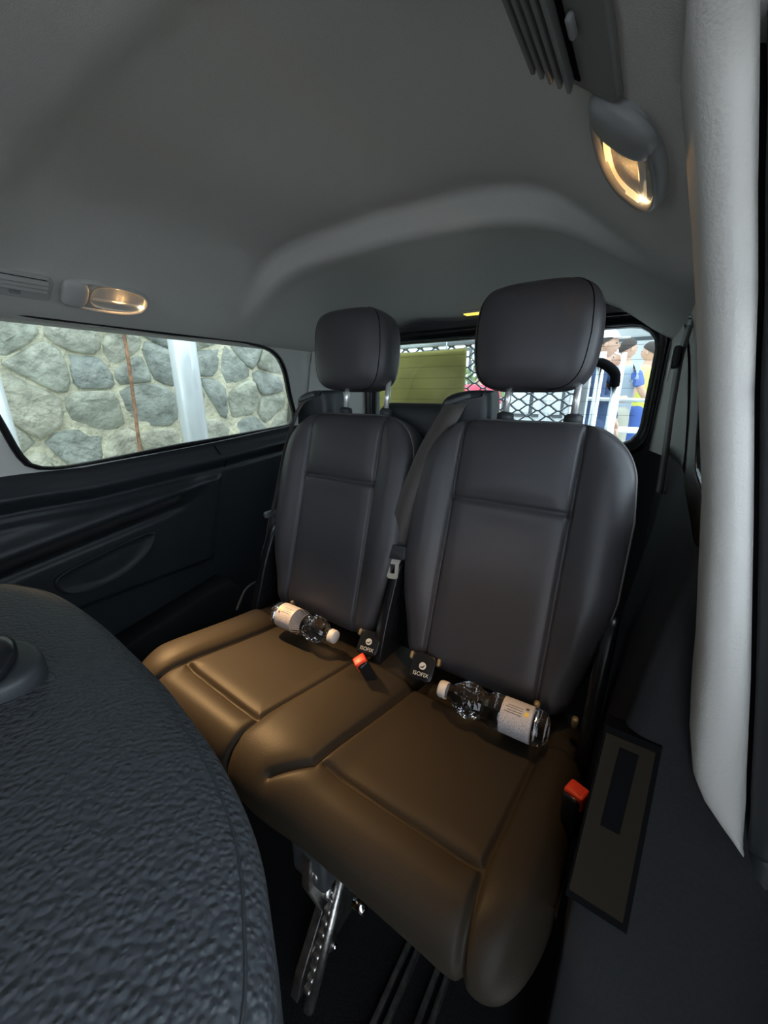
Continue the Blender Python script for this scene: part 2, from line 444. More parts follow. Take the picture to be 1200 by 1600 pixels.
# ---- dark lower trim on the left wall, sculpted
def belt_z(y): return interp([(-1.7, .77), (.30, .783), (.437, .779), (.60, .789), (.855, .806), (1.10, .827), (1.26, .841), (1.75, .86)], y)
def card_x(y, z):
    b = belt_z(y); d = b-z
    x = .022*sst(-.01, .02, d) + .010*sst(.02, .05, d)              # ledge under the glass
    x += .020*gauss(d-.052, .022)                                   # rounded shoulder
    x -= .010*gauss(d-.092, .008)                                   # groove under the shoulder
    # raised inset panel
    e = min(.86-y+(z-.68)*.22, z-.36, b-.118-z)
    x += .016*sst(-.006, .010, e) if y > -1.5 else 0
    # long armrest swell
    ln = .585+.16*(y-.25)
    x += .026*gauss((z-ln-.012)/.9, .034)*(1-sst(.70, .82, y))
    x -= .012*gauss(z-ln+.052, .012)*(1-sst(.62, .74, y))
    return x
def cdf(u, v):
    y = -1.7+(YR+1.7)*u; b = belt_z(y)+.004; z = b*(1-v)
    return (XC-wdx(z)+card_x(y, z), y, z)
vv, ff = grid(cdf, 260, 130)
dc = obj('trim_1', mesh(vv, ff), 'panel_plastic'); struct(dc, 'sculpted black side panel below the left window')
# pocket / speaker panel, lower box and rear panel joint (parts of the side panel)
def on_card(y, z, o=0): return Vector((XC-wdx(z)+card_x(y, z)+o, y, z))
pk = [(.30, .485), (.36, .507), (.47, .530), (.56, .545), (.585, .535), (.575, .505), (.545, .47), (.49, .438), (.42, .418), (.35, .415), (.31, .43), (.295, .455)]
pk = [(p.x, p.y) for p in catmull([Vector((a, b, 0)) for a, b in pk], 4, True)]
cyp, czp = .43, .475
vs = []; fs = []; n = len(pk)
rings = [(1.0, -.004), (1.0, .008), (.97, .012), (.93, .010), (.90, .004), (.5, .006), (.05, .007)]
for s, o_ in rings:
    for y, z in pk:
        yy, zz = cyp+(y-cyp)*s, czp+(z-czp)*s; vs.append(on_card(y, z, 0).lerp(on_card(cyp, czp), 1-s)+Vector((o_, 0, 0)))
for s in range(len(rings)-1):
    for i in range(n): j = (i+1) % n; fs.append((s*n+i, s*n+j, (s+1)*n+j, (s+1)*n+i))
fs.append(tuple(range((len(rings)-1)*n, len(rings)*n)))
obj('storage_pocket', mesh(vs, fs), 'dark_plastic', dc)
strip = catmull([on_card(y, z, .004) for y, z in ((.10, .548), (.25, .572), (.40, .597), (.55, .620), (.68, .640))], 6)
obj('armrest_strip', mesh(*ribbon(strip, (0, 0, 1), .030, .012)), 'trim_grey', dc)
jt = [on_card(y, z, .001) for y, z in ((.86, .80), (.865, .77), (.885, .74), (.89, .715))]
obj('panel_joint', mesh(*tube(jt, .0022, 6)), 'black', dc)
lb = [(.38, .06), (.84, .06), (.86, .20), (.80, .285), (.40, .215)]
obj('lower_box', prism(lb, ((XC-.74, 0, 0), (0, 1, 0), (0, 0, 1), (1, 0, 0)), 0, .10, .012), 'trim_grey', dc)

# ---- D pillars: dark lower panel on the right
def nose(z): return interp([(0, .29), (.30, .29), (.40, .305), (.48, .35), (.62, .43), (.70, .47), (.83, .50)], z)
def trim_r(u, v):
    z = .835*(1-v); yn = nose(z); s = u*10
    inx = interp([(0, .020), (.45, .016), (.60, .030), (.75, .052), (.835, .066)], z)
    plan = [(.28, yn+.02), (.16, yn-.002), (.085, yn), (inx+.012, yn+.004), (inx, yn+.03), (inx+.002, yn+.15), (inx+.006, .85), (inx+.012, 1.10), (.06, 1.30), (.055, 1.55), (.07, YR)]
    i = min(9, int(s)); t = s-i; p0, p1, p2, p3 = plan[max(0, i-1)], plan[i], plan[i+1], plan[min(10, i+2)]
    q = [.5*((2*p1[k])+(p2[k]-p0[k])*t+(2*p0[k]-5*p1[k]+4*p2[k]-p3[k])*t*t+(3*p1[k]-p0[k]-3*p2[k]+p3[k])*t**3) for k in (0, 1)]
    return (q[0], q[1], z)
vv, ff = grid(trim_r, 80, 60)
tr = obj('trim_2', mesh(vv, ff), 'trim_grey'); struct(tr, 'dark lower side panel beside the right seat')
def slope_quad(x0, x1, z0, z1, off):
    n = 8; vs = []
    for k in range(n+1):
        z = z0+(z1-z0)*k/n
        for x in (x0+.002*0, x1): vs.append((x, nose(z)+off+.0015, z))
    return vs, [(2*k, 2*k+1, 2*k+3, 2*k+2) for k in range(n)]
def slope_slab(x0a, x1a, x0b, x1b, z0, z1, off, th):
    n = 8; vs = []; fs = []
    for k in range(n+1):
        t = k/n; z = z0+(z1-z0)*t; a = x0a+(x0b-x0a)*t; b = x1a+(x1b-x1a)*t; y = nose(z)
        vs += [(a, y-off, z), (b, y-off, z), (b, y-off+th, z), (a, y-off+th, z)]
    for k in range(n):
        for q in range(4): r_ = (q+1) % 4; fs.append((4*k+q, 4*k+r_, 4*k+4+r_, 4*k+4+q))
    fs += [(0, 1, 2, 3), (4*n, 4*n+1, 4*n+2, 4*n+3)]
    return mesh(vs, fs)
obj('cover_gap', slope_slab(.011, .069, .017, .071, .470, .632, .003, .02), 'black', tr, smooth=False)
cov = obj('belt_cover', slope_slab(.013, .064, .019, .066, .478, .626, .005, .02), 'cover_brown', tr, smooth=False)
obj('slot', slope_slab(.030, .048, .034, .052, .545, .618, .0062, .02), 'black', cov, smooth=False)
for sgn, nm, lb_ in ((-1, 'trim_4', 'pale rear corner pillar trim on the left of the rear window'), (1, 'trim_5', 'pale rear corner pillar trim on the right of the rear window')):
    def dp(u, v, sgn=sgn):
        z = .790+.515*v; t = u; y = 1.36+(YR-.022-1.36)*t
        a = wdx(z)-.006; b = .652-.03*sst(1.2, 1.3, z)
        return (XC+sgn*(a+(b-a)*t**1.6), y, z)
    vv, ff = grid(dp, 14, 14); o_ = obj(nm, mesh(vv, ff), 'pillar_trim'); struct(o_, lb_)
# ---- bright door pillar beside the opening
PIL = [(1.36, -.075, -.03), (1.30, -.045, -.004), (1.248, -.026, .013), (1.135, .003, .036), (1.0, .033, .063), (.905, .054, .083), (.757, .078, .113), (.66, .090, .131), (.630, .097, .137), (.612, .107, .140), (.600, .118, .1415), (.588, .131, .143), (.578, .142, .145)]
vs = []; fs = []
HEAD = [(1.196, -.022, .022, -.9), (1.196, -.022, .022, -.3), (1.196, -.022, .022, .05), (1.195, -.022, .018, .20), (1.191, -.021, .013, .262)]
PIL = [(z, a, b, .40) for z, a, b in PIL]
def toward(row, k): z, a, b, y = row; return (1+(z-1)*k, a*k, b*k, y*k)
PIL = HEAD + [toward((1.248, -.026, .013, .40), .745), toward((1.19, -.011, .025, .40), .80), toward((1.135, .003, .036, .40), .86), toward((1.07, .018, .050, .40), .94)] + PIL[4:]
for z, a, b, yb in PIL:
    wv = b-a
    for t, yo in ((0, .075), (0, .02), (.05, .008), (.2, .0), (.5, -.003), (.8, .0), (.95, .006), (1, .015), (1, .075)):
        vs.append((a+wv*t, yb+yo, z+(.012 if (z > 1.19 and t in (0, 1) and yo > .05) else 0)))
k = 9
for i in range(len(PIL)-1):
    for q in range(k): r_ = (q+1) % k; fs.append((i*k+q, i*k+r_, (i+1)*k+r_, (i+1)*k+q))
fs += [tuple(range(k)), tuple(range((len(PIL)-1)*k, len(PIL)*k))]
pl = obj('trim_3', mesh(vs, fs), 'door_pillar'); struct(pl, 'bright white door pillar cover at the right edge of the opening')
seal = [(b+.0165, yb+.008, z) for z, a, b, yb in PIL]
seal += [(.165, .40, .45), (.17, .39, .2), (.17, .38, .02)]
obj('door_seal', mesh(*tube(catmull(seal, 4), .014, 10)), 'dark_plastic', pl)
jamb = [(z, b+.022, yb) for z, a, b, yb in PIL]
vs = []; fs = []
for z, x, yb in jamb + [(.4, .19, .40), (0, .2, .40)]:
    vs += [(x-.032, yb+.045, z), (x+.005, yb+.02, z), (x+.16, yb+.04, z)]
for i in range(len(vs)//3-1): fs += [(3*i, 3*i+1, 3*i+4, 3*i+3), (3*i+1, 3*i+2, 3*i+5, 3*i+4)]
obj('jamb_panel', mesh(vs, fs), 'trim_grey', pl)

# ================================================================== REAR BENCH
bench = empty('rear_bench', (-.435, .45, 0))
tag(bench, 'black leather two-seat rear bench with headrests, seat cushion lit brown by lamp', 'car seat')
# ---- seat cushion: profile swept across the van
prof = catmull([Vector((0, y, z)) for y, z in ((.70, .395), (.62, .400), (.53, .410), (.44, .424), (.36, .437), (.31, .438), (.275, .426), (.256, .402), (.252, .375), (.264, .345), (.295, .325))], 14)
PL = [0]
for a, b in zip(prof, prof[1:]): PL.append(PL[-1]+(b-a).length)
PT = PL[-1]
def parc(y):   # arc length of the top surface at depth y
    for i, p in enumerate(prof):
        if p.y <= y: return PL[i]
    return PT
X0, X1 = -.872, .008
SE = [((-.742, parc(.66)), (-.755, parc(.34))), ((-.468, parc(.66)), (-.500, parc(.34))), ((-.500, parc(.34)), (-.490, PT)), ((-.755, parc(.34)), (-.77, PT)),
      ((-.318, parc(.66)), (-.350, parc(.32))), ((-.350, parc(.32)), (-.40, parc(.275))), ((-.058, parc(.66)), (-.078, parc(.34))), ((-.078, parc(.34)), (-.066, PT)),
      ((-.755, parc(.345)), (-.500, parc(.335))), ((-.338, parc(.335)), (-.078, parc(.34)))]
s60 = parc(.60)
def seat_n(x, s):
    h = 0; g_ = 0
    for (a, b) in SE:
        d = segdist(x, s, a[0], a[1], b[0], b[1]); g_ = max(g_, .0085*gauss(d, .0048)+.004*gauss(d, .016))
    h -= g_
    for c_, hw_ in ((-.622, .128), (-.20, .128)):          # panels are a little lower than bolsters
        h -= .010*(1-sst(hw_-.03, hw_+.03, abs(x-c_)))*(1-sst(parc(.34), parc(.285), s))
    h += .012*gauss(x+.81, .05)+.008*gauss(x+.415, .07)+.010*gauss(x+.02, .05)
    h -= .010*(1-sst(s60-.012, s60+.012, s))*1.0           # rear lip drop
    e = min(x-X0, X1-x); r_ = .045
    if e < r_: h -= .05*(1-math.sqrt(max(0, 1-(1-e/r_)**2)))
    return h
NX, NS = 300, 170
vs = []; fs = []
def pat(s):
    i = 0
    while i < len(PL)-2 and PL[i+1] < s: i += 1
    t = (s-PL[i])/(PL[i+1]-PL[i]); p = prof[i].lerp(prof[i+1], t); tg = (prof[min(i+2, len(prof)-1)]-prof[max(0, i-1)]).normalized()
    return p, Vector((0, tg.z, -tg.y))
for j in range(NS+1):
    s = PT*j/NS; p, nn = pat(s)
    if nn.z < 0 and j < NS*.5: nn = -nn
    for i in range(NX+1):
        x = X0+(X1-X0)*i/NX
        # round the plan corners at the front
        q = p + nn*seat_n(x, s)
        cr = .095; e = min(x-X0, X1-x)
        if e < cr: q = q + Vector((0, .10*(1-math.sqrt(max(0, 1-(1-e/cr)**2)))*sst(parc(.37), parc(.27), s), 0))
        vs.append((x, q.y, q.z))
k = NX+1
for j in range(NS):
    for i in range(NX): a = j*k+i; fs.append((a, a+1, a+k+1, a+k))
# side walls and underside
lo = len(vs)
for i in range(NX+1): vs.append((X0+(X1-X0)*i/NX, .69, .30))
for i in range(NX): fs.append((NS*k+i, NS*k+i+1, lo+i+1, lo+i))
fs.append(tuple([j*k for j in range(NS+1)]+[lo])); fs.append(tuple([j*k+NX for j in range(NS+1)]+[lo+NX]))
cushion = obj('seat_cushion', mesh(vs, fs), 'leather_shaded', bench)
# ---- backrests
TH = R(16); EW = Vector((0, math.sin(TH), math.cos(TH))); EN = Vector((0, -math.cos(TH), math.sin(TH)))
def backrest(xc):
    O = Vector((xc, .655, .415)); H = .548
    def hw(w):
        b = interp([(0, .165), (.06, .178), (.14, .197), (.24, .212), (.38, .212), (.48, .200), (.56, .194)], w)
        r_ = .10
        if w > H-r_: b -= r_-math.sqrt(max(0, r_*r_-(w-(H-r_))**2))
        if w < .04: b -= .04-math.sqrt(max(0, .04**2-(.04-w)**2))
        return b
    sx = .115; wh = .378
    def front(x, w):
        d = min(hw(w)-abs(x), H-w, w); re = .05
        n = .035*math.sqrt(max(0, 1-(1-min(1, d/re))**2))
        sxx = sx*(1+.06*(.4-w))
        dv = abs(abs(x)-sxx)
        n -= .0085*gauss(dv, .0042)+.005*gauss(dv, .018)
        if abs(x) < sxx+.004: n -= .0085*gauss(w-wh, .0042)+.003*gauss(w-wh-.006, .014)
        if abs(x) < sxx:
            q = (1-(x/sxx)**2)
            n += .006*q*(sst(wh, wh+.06, w)*(1-sst(H-.08, H, w))) - .004*q*(1-sst(wh-.05, wh, w))
        else: n += .010*sst(.0, .05, abs(x)-sxx)*sst(.05, .2, w)*(1-sst(H-.12, H, w))
        return n
    NU, NV = 170, 170; vs = []; fs = []
    wl_ = []
    for j in range(NV+1):
        t = j/NV; wv = H*(t+.0*t); wv = H*(.5-.5*math.cos(math.pi*t))*.35+H*t*.65; wl_.append(wv)
    for wv in wl_:
        b = hw(wv)
        for i in range(NU+1):
            s = -1+2*i/NU; s = math.copysign(1-(1-abs(s))**1.15, s); x = s*b
            vs.append(O+Vector((x, 0, 0))+EW*wv+EN*front(x, wv))
    k = NU+1
    for j in range(NV):
        for i in range(NU): a = j*k+i; fs.append((a, a+1, a+k+1, a+k))
    loop = [i for i in range(NU+1)] + [j*k+NU for j in range(1, NV+1)] + [NV*k+i for i in range(NU-1, -1, -1)] + [j*k for j in range(NV-1, 0, -1)]
    bk = obj('backrest', mesh(vs, fs), 'leather', bench)
    edge = [Vector(vs[i]) for i in loop]
    # shell behind: thickness of the back
    cpt = O+EW*(H/2); rings = [(1.0, 0), (1.012, -.006), (1.012, -.06), (.985, -.085), (.93, -.10)]
    sv = []; sf = []; n = len(edge)
    for s, dn in rings:
        for e in edge: sv.append(cpt+(e-cpt)*s+EN*dn)
    for s in range(len(rings)-1):
        for i in range(n): j = (i+1) % n; sf.append((s*n+i, s*n+j, (s+1)*n+j, (s+1)*n+i))
    sf.append(tuple(range((len(rings)-1)*n, len(rings)*n)))
    obj('back_shell', mesh(sv, sf), 'shell', bk)
    up_ = [e for e in edge if (e-O).dot(EW) > .16]
    # order the piping from one side over the top to the other
    st = next(i for i in range(n) if (edge[i]-O).dot(EW) > .16)
    seq = []; i = st
    while (edge[i % n]-O).dot(EW) > .16 and len(seq) < n: seq.append(edge[i % n]+EN*.001); i += 1
    obj('piping', mesh(*tube(seq[::2], .0024, 6)), 'piping', bk)
    return bk
XS = (-.640, -.205)
def headrest(xc):
    # rounded block, slightly tapering downwards
    O = Vector((xc+(-.018 if xc < -.4 else -.008), .838, 1.094)); tl = R(8); ez = Vector((0, math.sin(tl), math.cos(tl))); ey = Vector((0, -math.cos(tl), math.sin(tl)))
    A, B, D = .118, .094, .056
    def f(u, v):
        th = 2*math.pi*u; ph = math.pi*(v-.5)
        def p(a, e): return math.copysign(abs(a)**e, a)
        cz = p(math.cos(ph), .42)
        x = A*cz*p(math.cos(th), .48); y = D*cz*p(math.sin(th), .62); z = B*p(math.sin(ph), .50)
        x *= 1+.06*(z/B) if z < 0 else 1-.03*(z/B)
        y += .012*(x/A)**2*-1 + .008*(z/B)
        return O+Vector((x, 0, 0))+ey*y+ez*z
    v, fc = grid(f, 72, 44, True)
    hd = obj('headrest', mesh(v, fc), 'leather', bench)
    for s in (-1, 1):
        pts = []
        for k_ in range(25):
            ph = math.pi*(-.46+.92*k_/24); th = R(40) if s > 0 else R(140)
            pts.append(Vector(f(th/(2*math.pi), ph/math.pi+.5))*1.0)
        obj('seam', mesh(*tube(pts, .0011, 5)), 'black', hd)
    for s in (-1, 1):
        x = xc+s*.066+.016
        obj('headrest_post', mesh(*tube([(x, .850, 1.03), (x, .836, .945)], .0068, 14)), 'post_metal', hd)
        obj('post_collar', mesh(*tube([(x, .8385, .957), (x, .838, .954), (x, .837, .935)], [.011, .017, .018], 16)), 'dark_plastic', hd)
    return hd
for x in XS: backrest(x); headrest(x)
# upper black bridge behind the top of the left back (visible between the seats)
obj('back_hump', rbox((-.50, .90, .90), (.22, .07, .14), .03, seg=4), 'dark_plastic', bench)
# ---- belt guides on the shoulder of each back
def belt_guide(x):
    prof_ = [(-.055, -.05), (-.052, .012), (-.035, .034), (.0, .044), (.040, .046), (.055, .036), (.060, -.05)]
    prof_ = [(p.x, p.y) for p in catmull([Vector((a, b, 0)) for a, b in prof_], 3)]
    g = obj('belt_guide', prism(prof_, ((x, .85, .955), (1, 0, 0), (0, 0, 1), (0, -1, 0)), -.045, .04, .012), 'dark_plastic', bench)
    obj('belt_slot', rbox((x-.008, .810, .982), (.062, .016, .010), .004, axes=((.96, 0, .28), (0, 1, 0), (-.28, 0, .96))), 'shell', g)
for x in (-.345, -.800): belt_guide(x)
# ---- child seat anchor flaps with their marking
def anchor_flap(x, y, z, rot):
    ex = Vector((math.cos(rot), math.sin(rot), 0)); nn = Vector((.15, -.72, .68)).normalized(); ex = (ex-nn*ex.dot(nn)).normalized(); ey = nn.cross(ex)
    O = Vector((x, y, z))
    fl_ = obj('anchor_flap', prism(rrect(-.026, .026, -.030, .026, .012, 4), (O, ex, ey, nn), -.012, .006, .003), 'gloss_black', bench)
    a = prism(superell(.0075, .0075, 16, 2), (O, ex, ey, nn), .0062, .0072); obj('icon_disc', a, 'print_white', fl_, smooth=False)
    obj('icon_symbol', prism([(-.004, -.0015), (.001, -.0015), (.003, .003), (.0045, .0025), (.002, -.004), (-.004, -.004)], (O, ex, ey, nn), .0072, .0076), 'gloss_black', fl_, smooth=False)
    obj('lettering', text_mesh('ISOFIX', .0115, (O-ey*.017+nn*.0064, ex, ey, nn)), 'print_white', fl_, smooth=False)
    for s in (-1, 1): obj('anchor_bracket', rbox(O+ex*s*.030+ey*.016-nn*.004, (.008, .016, .016), .003, axes=(ex, ey, nn)), 'brass', fl_)
anchor_flap(-.455, .615, .440, R(8)); anchor_flap(-.312, .612, .440, R(8))
for x in (-.73, -.085, -.02): obj('anchor_bracket', rbox((x, .634, .440), (.011, .014, .020), .004), 'brass', bench)
# recliner side covers
for x in (-.862, -.432, .002):
    pr = [(.60, .36), (.70, .36), (.745, .50), (.73, .60), (.70, .62), (.66, .55), (.62, .45)]
    pr = [(p.x, p.y) for p in catmull([Vector((a, b, 0)) for a, b in pr], 4, True)]
    obj('recliner_cover', prism(pr, ((x, 0, 0), (0, 1, 0), (0, 0, 1), (1, 0, 0)), -.012, .012, .004), 'gloss_black', bench)
obj('recliner_lever', mesh(*tube(catmull([(-.876, .70, .60), (-.886, .675, .555), (-.886, .655, .49), (-.88, .64, .44)], 6), .0035, 8)), 'dark_plastic', bench)
obj('side_handle', mesh(*tube(catmull([(-.884, .56, .405), (-.893, .60, .445), (-.893, .64, .455), (-.884, .66, .44)], 6), .0035, 8)), 'dark_plastic', bench)
# ---- feet and mountings
def foot(x):
    ft = obj('bench_foot', prism([(.27, .30), (.45, .30), (.44, .24), (.38, .10), (.40, .03), (.22, .03), (.235, .07), (.29, .15), (.265, .24)], ((x, 0, 0), (0, 1, 0), (0, 0, 1), (1, 0, 0)), -.008, .008, .002), 'steel', bench, smooth=False)
    for y, z in ((.285, .265), (.305, .19), (.27, .09), (.30, .055)):
        obj('bolt', mesh(*tube([(x+.006, y, z), (x+.016, y, z), (x+.02, y, z)], [.014, .014, .009], 10)), 'steel', ft)
        obj('bolt', mesh(*tube([(x+.018, y, z), (x+.026, y, z)], .006, 6)), 'chrome', ft)
    obj('foot_cover', rbox((x-.005, .31, .275), (.075, .07, .085), .01), 'dark_plastic', ft)
    ch = []
    for k_ in range(9):
        ch.append(rbox((x+.022, .235+.008*k_, .06+.016*k_), (.014, .013, .012), .003))
    for c_ in ch: obj('ratchet_tooth', c_, 'steel', ft)
    obj('brace_rod', mesh(*tube([(x+.030, .225, .035), (x+.030, .33, .24)], .009, 10)), 'steel', ft)
foot(-.330); foot(-.74)
obj('latch_pin', mesh(*tube([(-.245, .285, .275), (-.225, .285, .275)], .009, 12)), 'chrome', bench)
obj('under_frame', rbox((-.43, .53, .28), (.80, .30, .07), .01), 'black', bench)
obj('release_tab', rbox((-.030, .36, .335), (.012, .010, .028), .003, axes=((.9, 0, .42), (0, 1, 0), (-.42, 0, .9))), 'chrome', bench)

# floor rails
for x, nm in ((-.200, 'left'), (-.140, 'right')):
    ro = empty('floor_rail', (x, .2, .0))
    tag(ro, 'steel floor rail under the bench, %s one of the pair' % nm, 'rail', 'floor rails under the bench')
    for s in (-1, 1): obj('rail_lip', rbox((x+s*.009, .35, .009), (.009, 1.3, .018), .002), 'steel', ro)
    obj('rail_channel', rbox((x, .35, .004), (.012, 1.3, .006), .001), 'black', ro)

# ================================================================== SEAT BELTS AND BUCKLES
belt = empty('seat_belt', (-.44, .74, .45)); tag(belt, 'brown-black seat belt hanging between the seats with shiny metal tongue', 'seat belt')
pts = catmull([(-.352, .835, .972), (-.356, .806, .968), (-.372, .782, .928), (-.392, .752, .870), (-.415, .722, .78), (-.436, .705, .68), (-.441, .702, .650)], 8)
obj('webbing', mesh(*ribbon(pts, (1, .25, .18), .046, .0022)), 'webbing', belt)
pts = catmull([(-.441, .704, .640), (-.440, .690, .58), (-.438, .672, .50), (-.437, .664, .44)], 6)
obj('lower_webbing', mesh(*ribbon(pts, (1, .1, 0), .044, .002)), 'black', belt)  # black strap colour stands in for the shade below the tongue
tf = (Vector((-.440, .694, .648)), Vector((1, .05, .10)).normalized(), None, None)
en = Vector((.0, -.96, .27)); ex = (tf[1]-en*tf[1].dot(en)).normalized(); ey = en.cross(ex)
O = tf[0]
tg_ = obj('tongue_grip', prism(rrect(-.034, .034, -.020, .014, .008, 4), (O, ex, ey, en), -.006, .008, .003), 'dark_plastic', belt)
outer = resample([(-.021, -.020), (.021, -.020), (.016, -.030), (.014, -.062), (.010, -.066), (-.010, -.066), (-.014, -.062), (-.016, -.030)], 48)
inner = resample([(-.0065, -.032), (.0065, -.032), (.0068, -.036), (.0068, -.052), (.005, -.054), (-.005, -.054), (-.0068, -.052), (-.0068, -.036)], 48)
obj('metal_tongue', ringprism(outer, inner, (O, ex, ey, en), .0, .003), 'tongue', tg_, smooth=False)

belt = empty('seat_belt', (-.93, .72, .3)); tag(belt, 'black seat belt running down outside of the left seat', 'seat belt')
pts = catmull([(-.808, .835, .972), (-.816, .806, .968), (-.842, .795, .93), (-.885, .785, .83), (-.915, .765, .70), (-.925, .75, .64)], 8)
obj('webbing', mesh(*ribbon(pts, (.6, -.8, .1), .046, .0022)), 'webbing', belt)
pts = catmull([(-.925, .75, .63), (-.935, .735, .55), (-.94, .715, .45), (-.925, .70, .34)], 6)
obj('lower_webbing', mesh(*ribbon(pts, (.35, -.9, 0), .044, .002)), 'webbing', belt)
obj('tongue_grip', rbox((-.925, .748, .637), (.018, .055, .020), .006), 'shell', belt)

belt = empty('seat_belt', (.06, 1.2, .7)); tag(belt, 'grey seat belt hanging on the right rear pillar beside the rear window', 'seat belt')
pts = catmull([(.040, 1.20, 1.145), (.035, 1.20, 1.08), (.038, 1.20, .98), (.046, 1.20, .86), (.052, 1.19, .75)], 8)
obj('webbing', mesh(*ribbon(pts, (.25, -1, 0), .046, .002)), 'webbing', belt)
obj('anchor_cover', rbox((.050, 1.20, 1.155), (.018, .05, .035), .008, seg=3), 'dark_plastic', belt)
obj('anchor_bolt', mesh(*tube([(.040, 1.185, 1.16), (.034, 1.185, 1.16)], .006, 10)), 'chrome', belt)
obj('tongue_grip', rbox((.026, 1.19, 1.075), (.016, .055, .05), .007, seg=3), 'dark_plastic', belt)
obj('metal_tongue', rbox((.018, 1.172, 1.045), (.004, .02, .045), .0015), 'tongue', belt)

def buckle(loc, tilt, label):
    b = empty('seat_belt_buckle', loc); tag(b, label, 'buckle', 'seat belt buckles on the bench'); L = Vector(loc)
    ex = Vector((math.cos(tilt), math.sin(tilt), 0)); ez = Vector((-.12*math.sin(tilt)-.1, -.45, .86)); ez = (ez-ex*ez.dot(ex)).normalized(); ey = ez.cross(ex)
    obj('housing', rbox(L+ez*.012, (.034, .024, .07), .006, axes=(ex, ey, ez), seg=3), 'gloss_black', b)
    obj('press_button', prism(rrect(-.012, .012, -.013, .012, .004, 3), (L+ez*.046, ex, ey, ez), -.006, .006, .003), 'red', b)
    obj('press_button_face', rbox(L+ez*.040-ey*.011, (.022, .006, .024), .002, axes=(ex, ey, ez)), 'red', b)
buckle((-.408, .548, .418), R(-35), 'black belt buckle with red button in the middle of the bench')
buckle((.004, .478, .418), R(70), 'black belt buckle with red button at right edge of the bench')

# ================================================================== BOTTLES
def bottle(name, a, b, label, roll):
    """a: base centre, b: cap end"""
    A, Bv = Vector(a), Vector(b); ez = (Bv-A).normalized(); ex = Vector((0, -1, .3)); ex = (ex-ez*ex.dot(ez)).normalized(); ey = ez.cross(ex)
    L = (Bv-A).length; root = empty(name, A.lerp(Bv, .5)-Vector((0, 0, .03))); tag(root, label, 'bottle', 'water bottles lying on the bench')
    pr = [(0, .002), (.001, .018), (.006, .0265), (.016, .0300), (.022, .0305), (.026, .0297), (.080, .0300), (.085, .0310), (.095, .0315), (.103, .0290), (.110, .0255), (.116, .0245), (.122, .0262), (.132, .0305), (.144, .0318), (.156, .0300), (.168, .0245), (.178, .0175), (.184, .0140), (.188, .0132), (.198, .0130)]
    sc = L/.207; seg = 26
    def wp(s, r, th): return A+ez*s*sc+ex*math.cos(th)*r+ey*math.sin(th)*r
    vs = []; fs = []
    fine = []
    for (s0, r0), (s1, r1) in zip(pr, pr[1:]):
        for k_ in range(2): t = k_/2; fine.append((s0+(s1-s0)*t, r0+(r1-r0)*t))
    fine.append(pr[-1])
    for s, r in fine:
        for k_ in range(seg):
            th = 2*math.pi*k_/seg; rr = r
            if s < .024: rr *= 1-.14*(1-s/.024)*(.5+.5*math.cos(5*th))           # petal foot
            if .120 < s < .170: rr *= 1+.055*math.cos(9*th+s*160)*math.sin((s-.12)/.05*math.pi)   # faceted shoulder
            if .082 < s < .118: rr *= 1+.012*math.cos(s*900)
            vs.append(wp(s, rr, th))
    for j in range(len(fine)-1):
        for k_ in range(seg): a_ = j*seg+k_; b_ = j*seg+(k_+1) % seg; fs.append((a_, b_, b_+seg, a_+seg))
    fs.append(tuple(range(seg))); fs.append(tuple(range((len(fine)-1)*seg, len(fine)*seg)))
    body = obj('bottle_body', mesh(vs, fs), 'bottle_clear', root, smooth=False)
    v, f = grid(lambda u, t: wp(.028+.052*t, .0309, 2*math.pi*u), 48, 1, True)
    lab = obj('paper_label', mesh(v, f), 'bottle_label', root)
    def patch(s0, s1, t0, t1): return mesh(*grid(lambda u, t: wp(s0+(s1-s0)*t, .0313, t0+(t1-t0)*u), 6, 2))
    obj('yellow_mark', patch(.034, .040, roll, roll+.24), 'yellow_print', lab)
    obj('round_mark', patch(.035, .040, roll+.36, roll+.54), 'grey_print', lab)
    for q in range(4): obj('print_line', patch(.044, .074-.004*(q % 2), roll-.1+.14*q, roll-.06+.14*q), 'grey_print', lab)
    v1, f1 = [], []
    prc = [(.190, .0155), (.1905, .0160), (.2035, .0158), (.207, .0145), (.207, .0)]
    for s, r in prc:
        for k_ in range(40): th = 2*math.pi*k_/40; v1.append(wp(s, r*(1+(.018 if k_ % 2 and r > .015 else 0)), th))
    for j in range(len(prc)-1):
        for k_ in range(40): a_ = j*40+k_; b_ = j*40+(k_+1) % 40; f1.append((a_, b_, b_+40, a_+40))
    obj('cap', mesh(v1, f1), 'cap', root)
bottle('water_bottle', (-.728, .572, .450), (-.530, .582, .442), 'clear water bottle lying on the left seat, white cap pointing right', -1.0)
bottle('water_bottle', (-.052, .580, .446), (-.256, .578, .438), 'clear water bottle lying on the right seat, white cap pointing left', .75)

# ================================================================== GREY SEAT IN FRONT
fs_root = empty('front_seat', (-.36, -.2, 0)); tag(fs_root, 'folded grey seat with grained plastic back in the near left foreground', 'car seat')
out = [(-.075, -.55), (-.070, -.30), (-.068, -.10), (-.068, .00), (-.074, .037), (-.10, .060), (-.136, .080), (-.19, .096), (-.25, .106), (-.30, .112), (-.42, .119), (-.52, .117), (-.57, .106), (-.61, .088), (-.64, .05), (-.65, .0), (-.655, -.15), (-.66, -.55)]
o3 = catmull([Vector((a, b, 0)) for a, b in out], 6); n = len(o3); cen = Vector((-.36, -.22, 0))
def seat_top(p, s):
    e = 1-s
    return .772 + .030*math.sqrt(max(0, 1-(1-min(1, e/.35))**2)) + .012*(1-s*s)
rings = [(.95, -.13), (.985, -.10), (1.0, -.05)]
vs = []; fs = []
for s, dz in rings:
    for p in o3: q = cen+(p-cen)*s; vs.append((q.x, q.y, .772+dz))
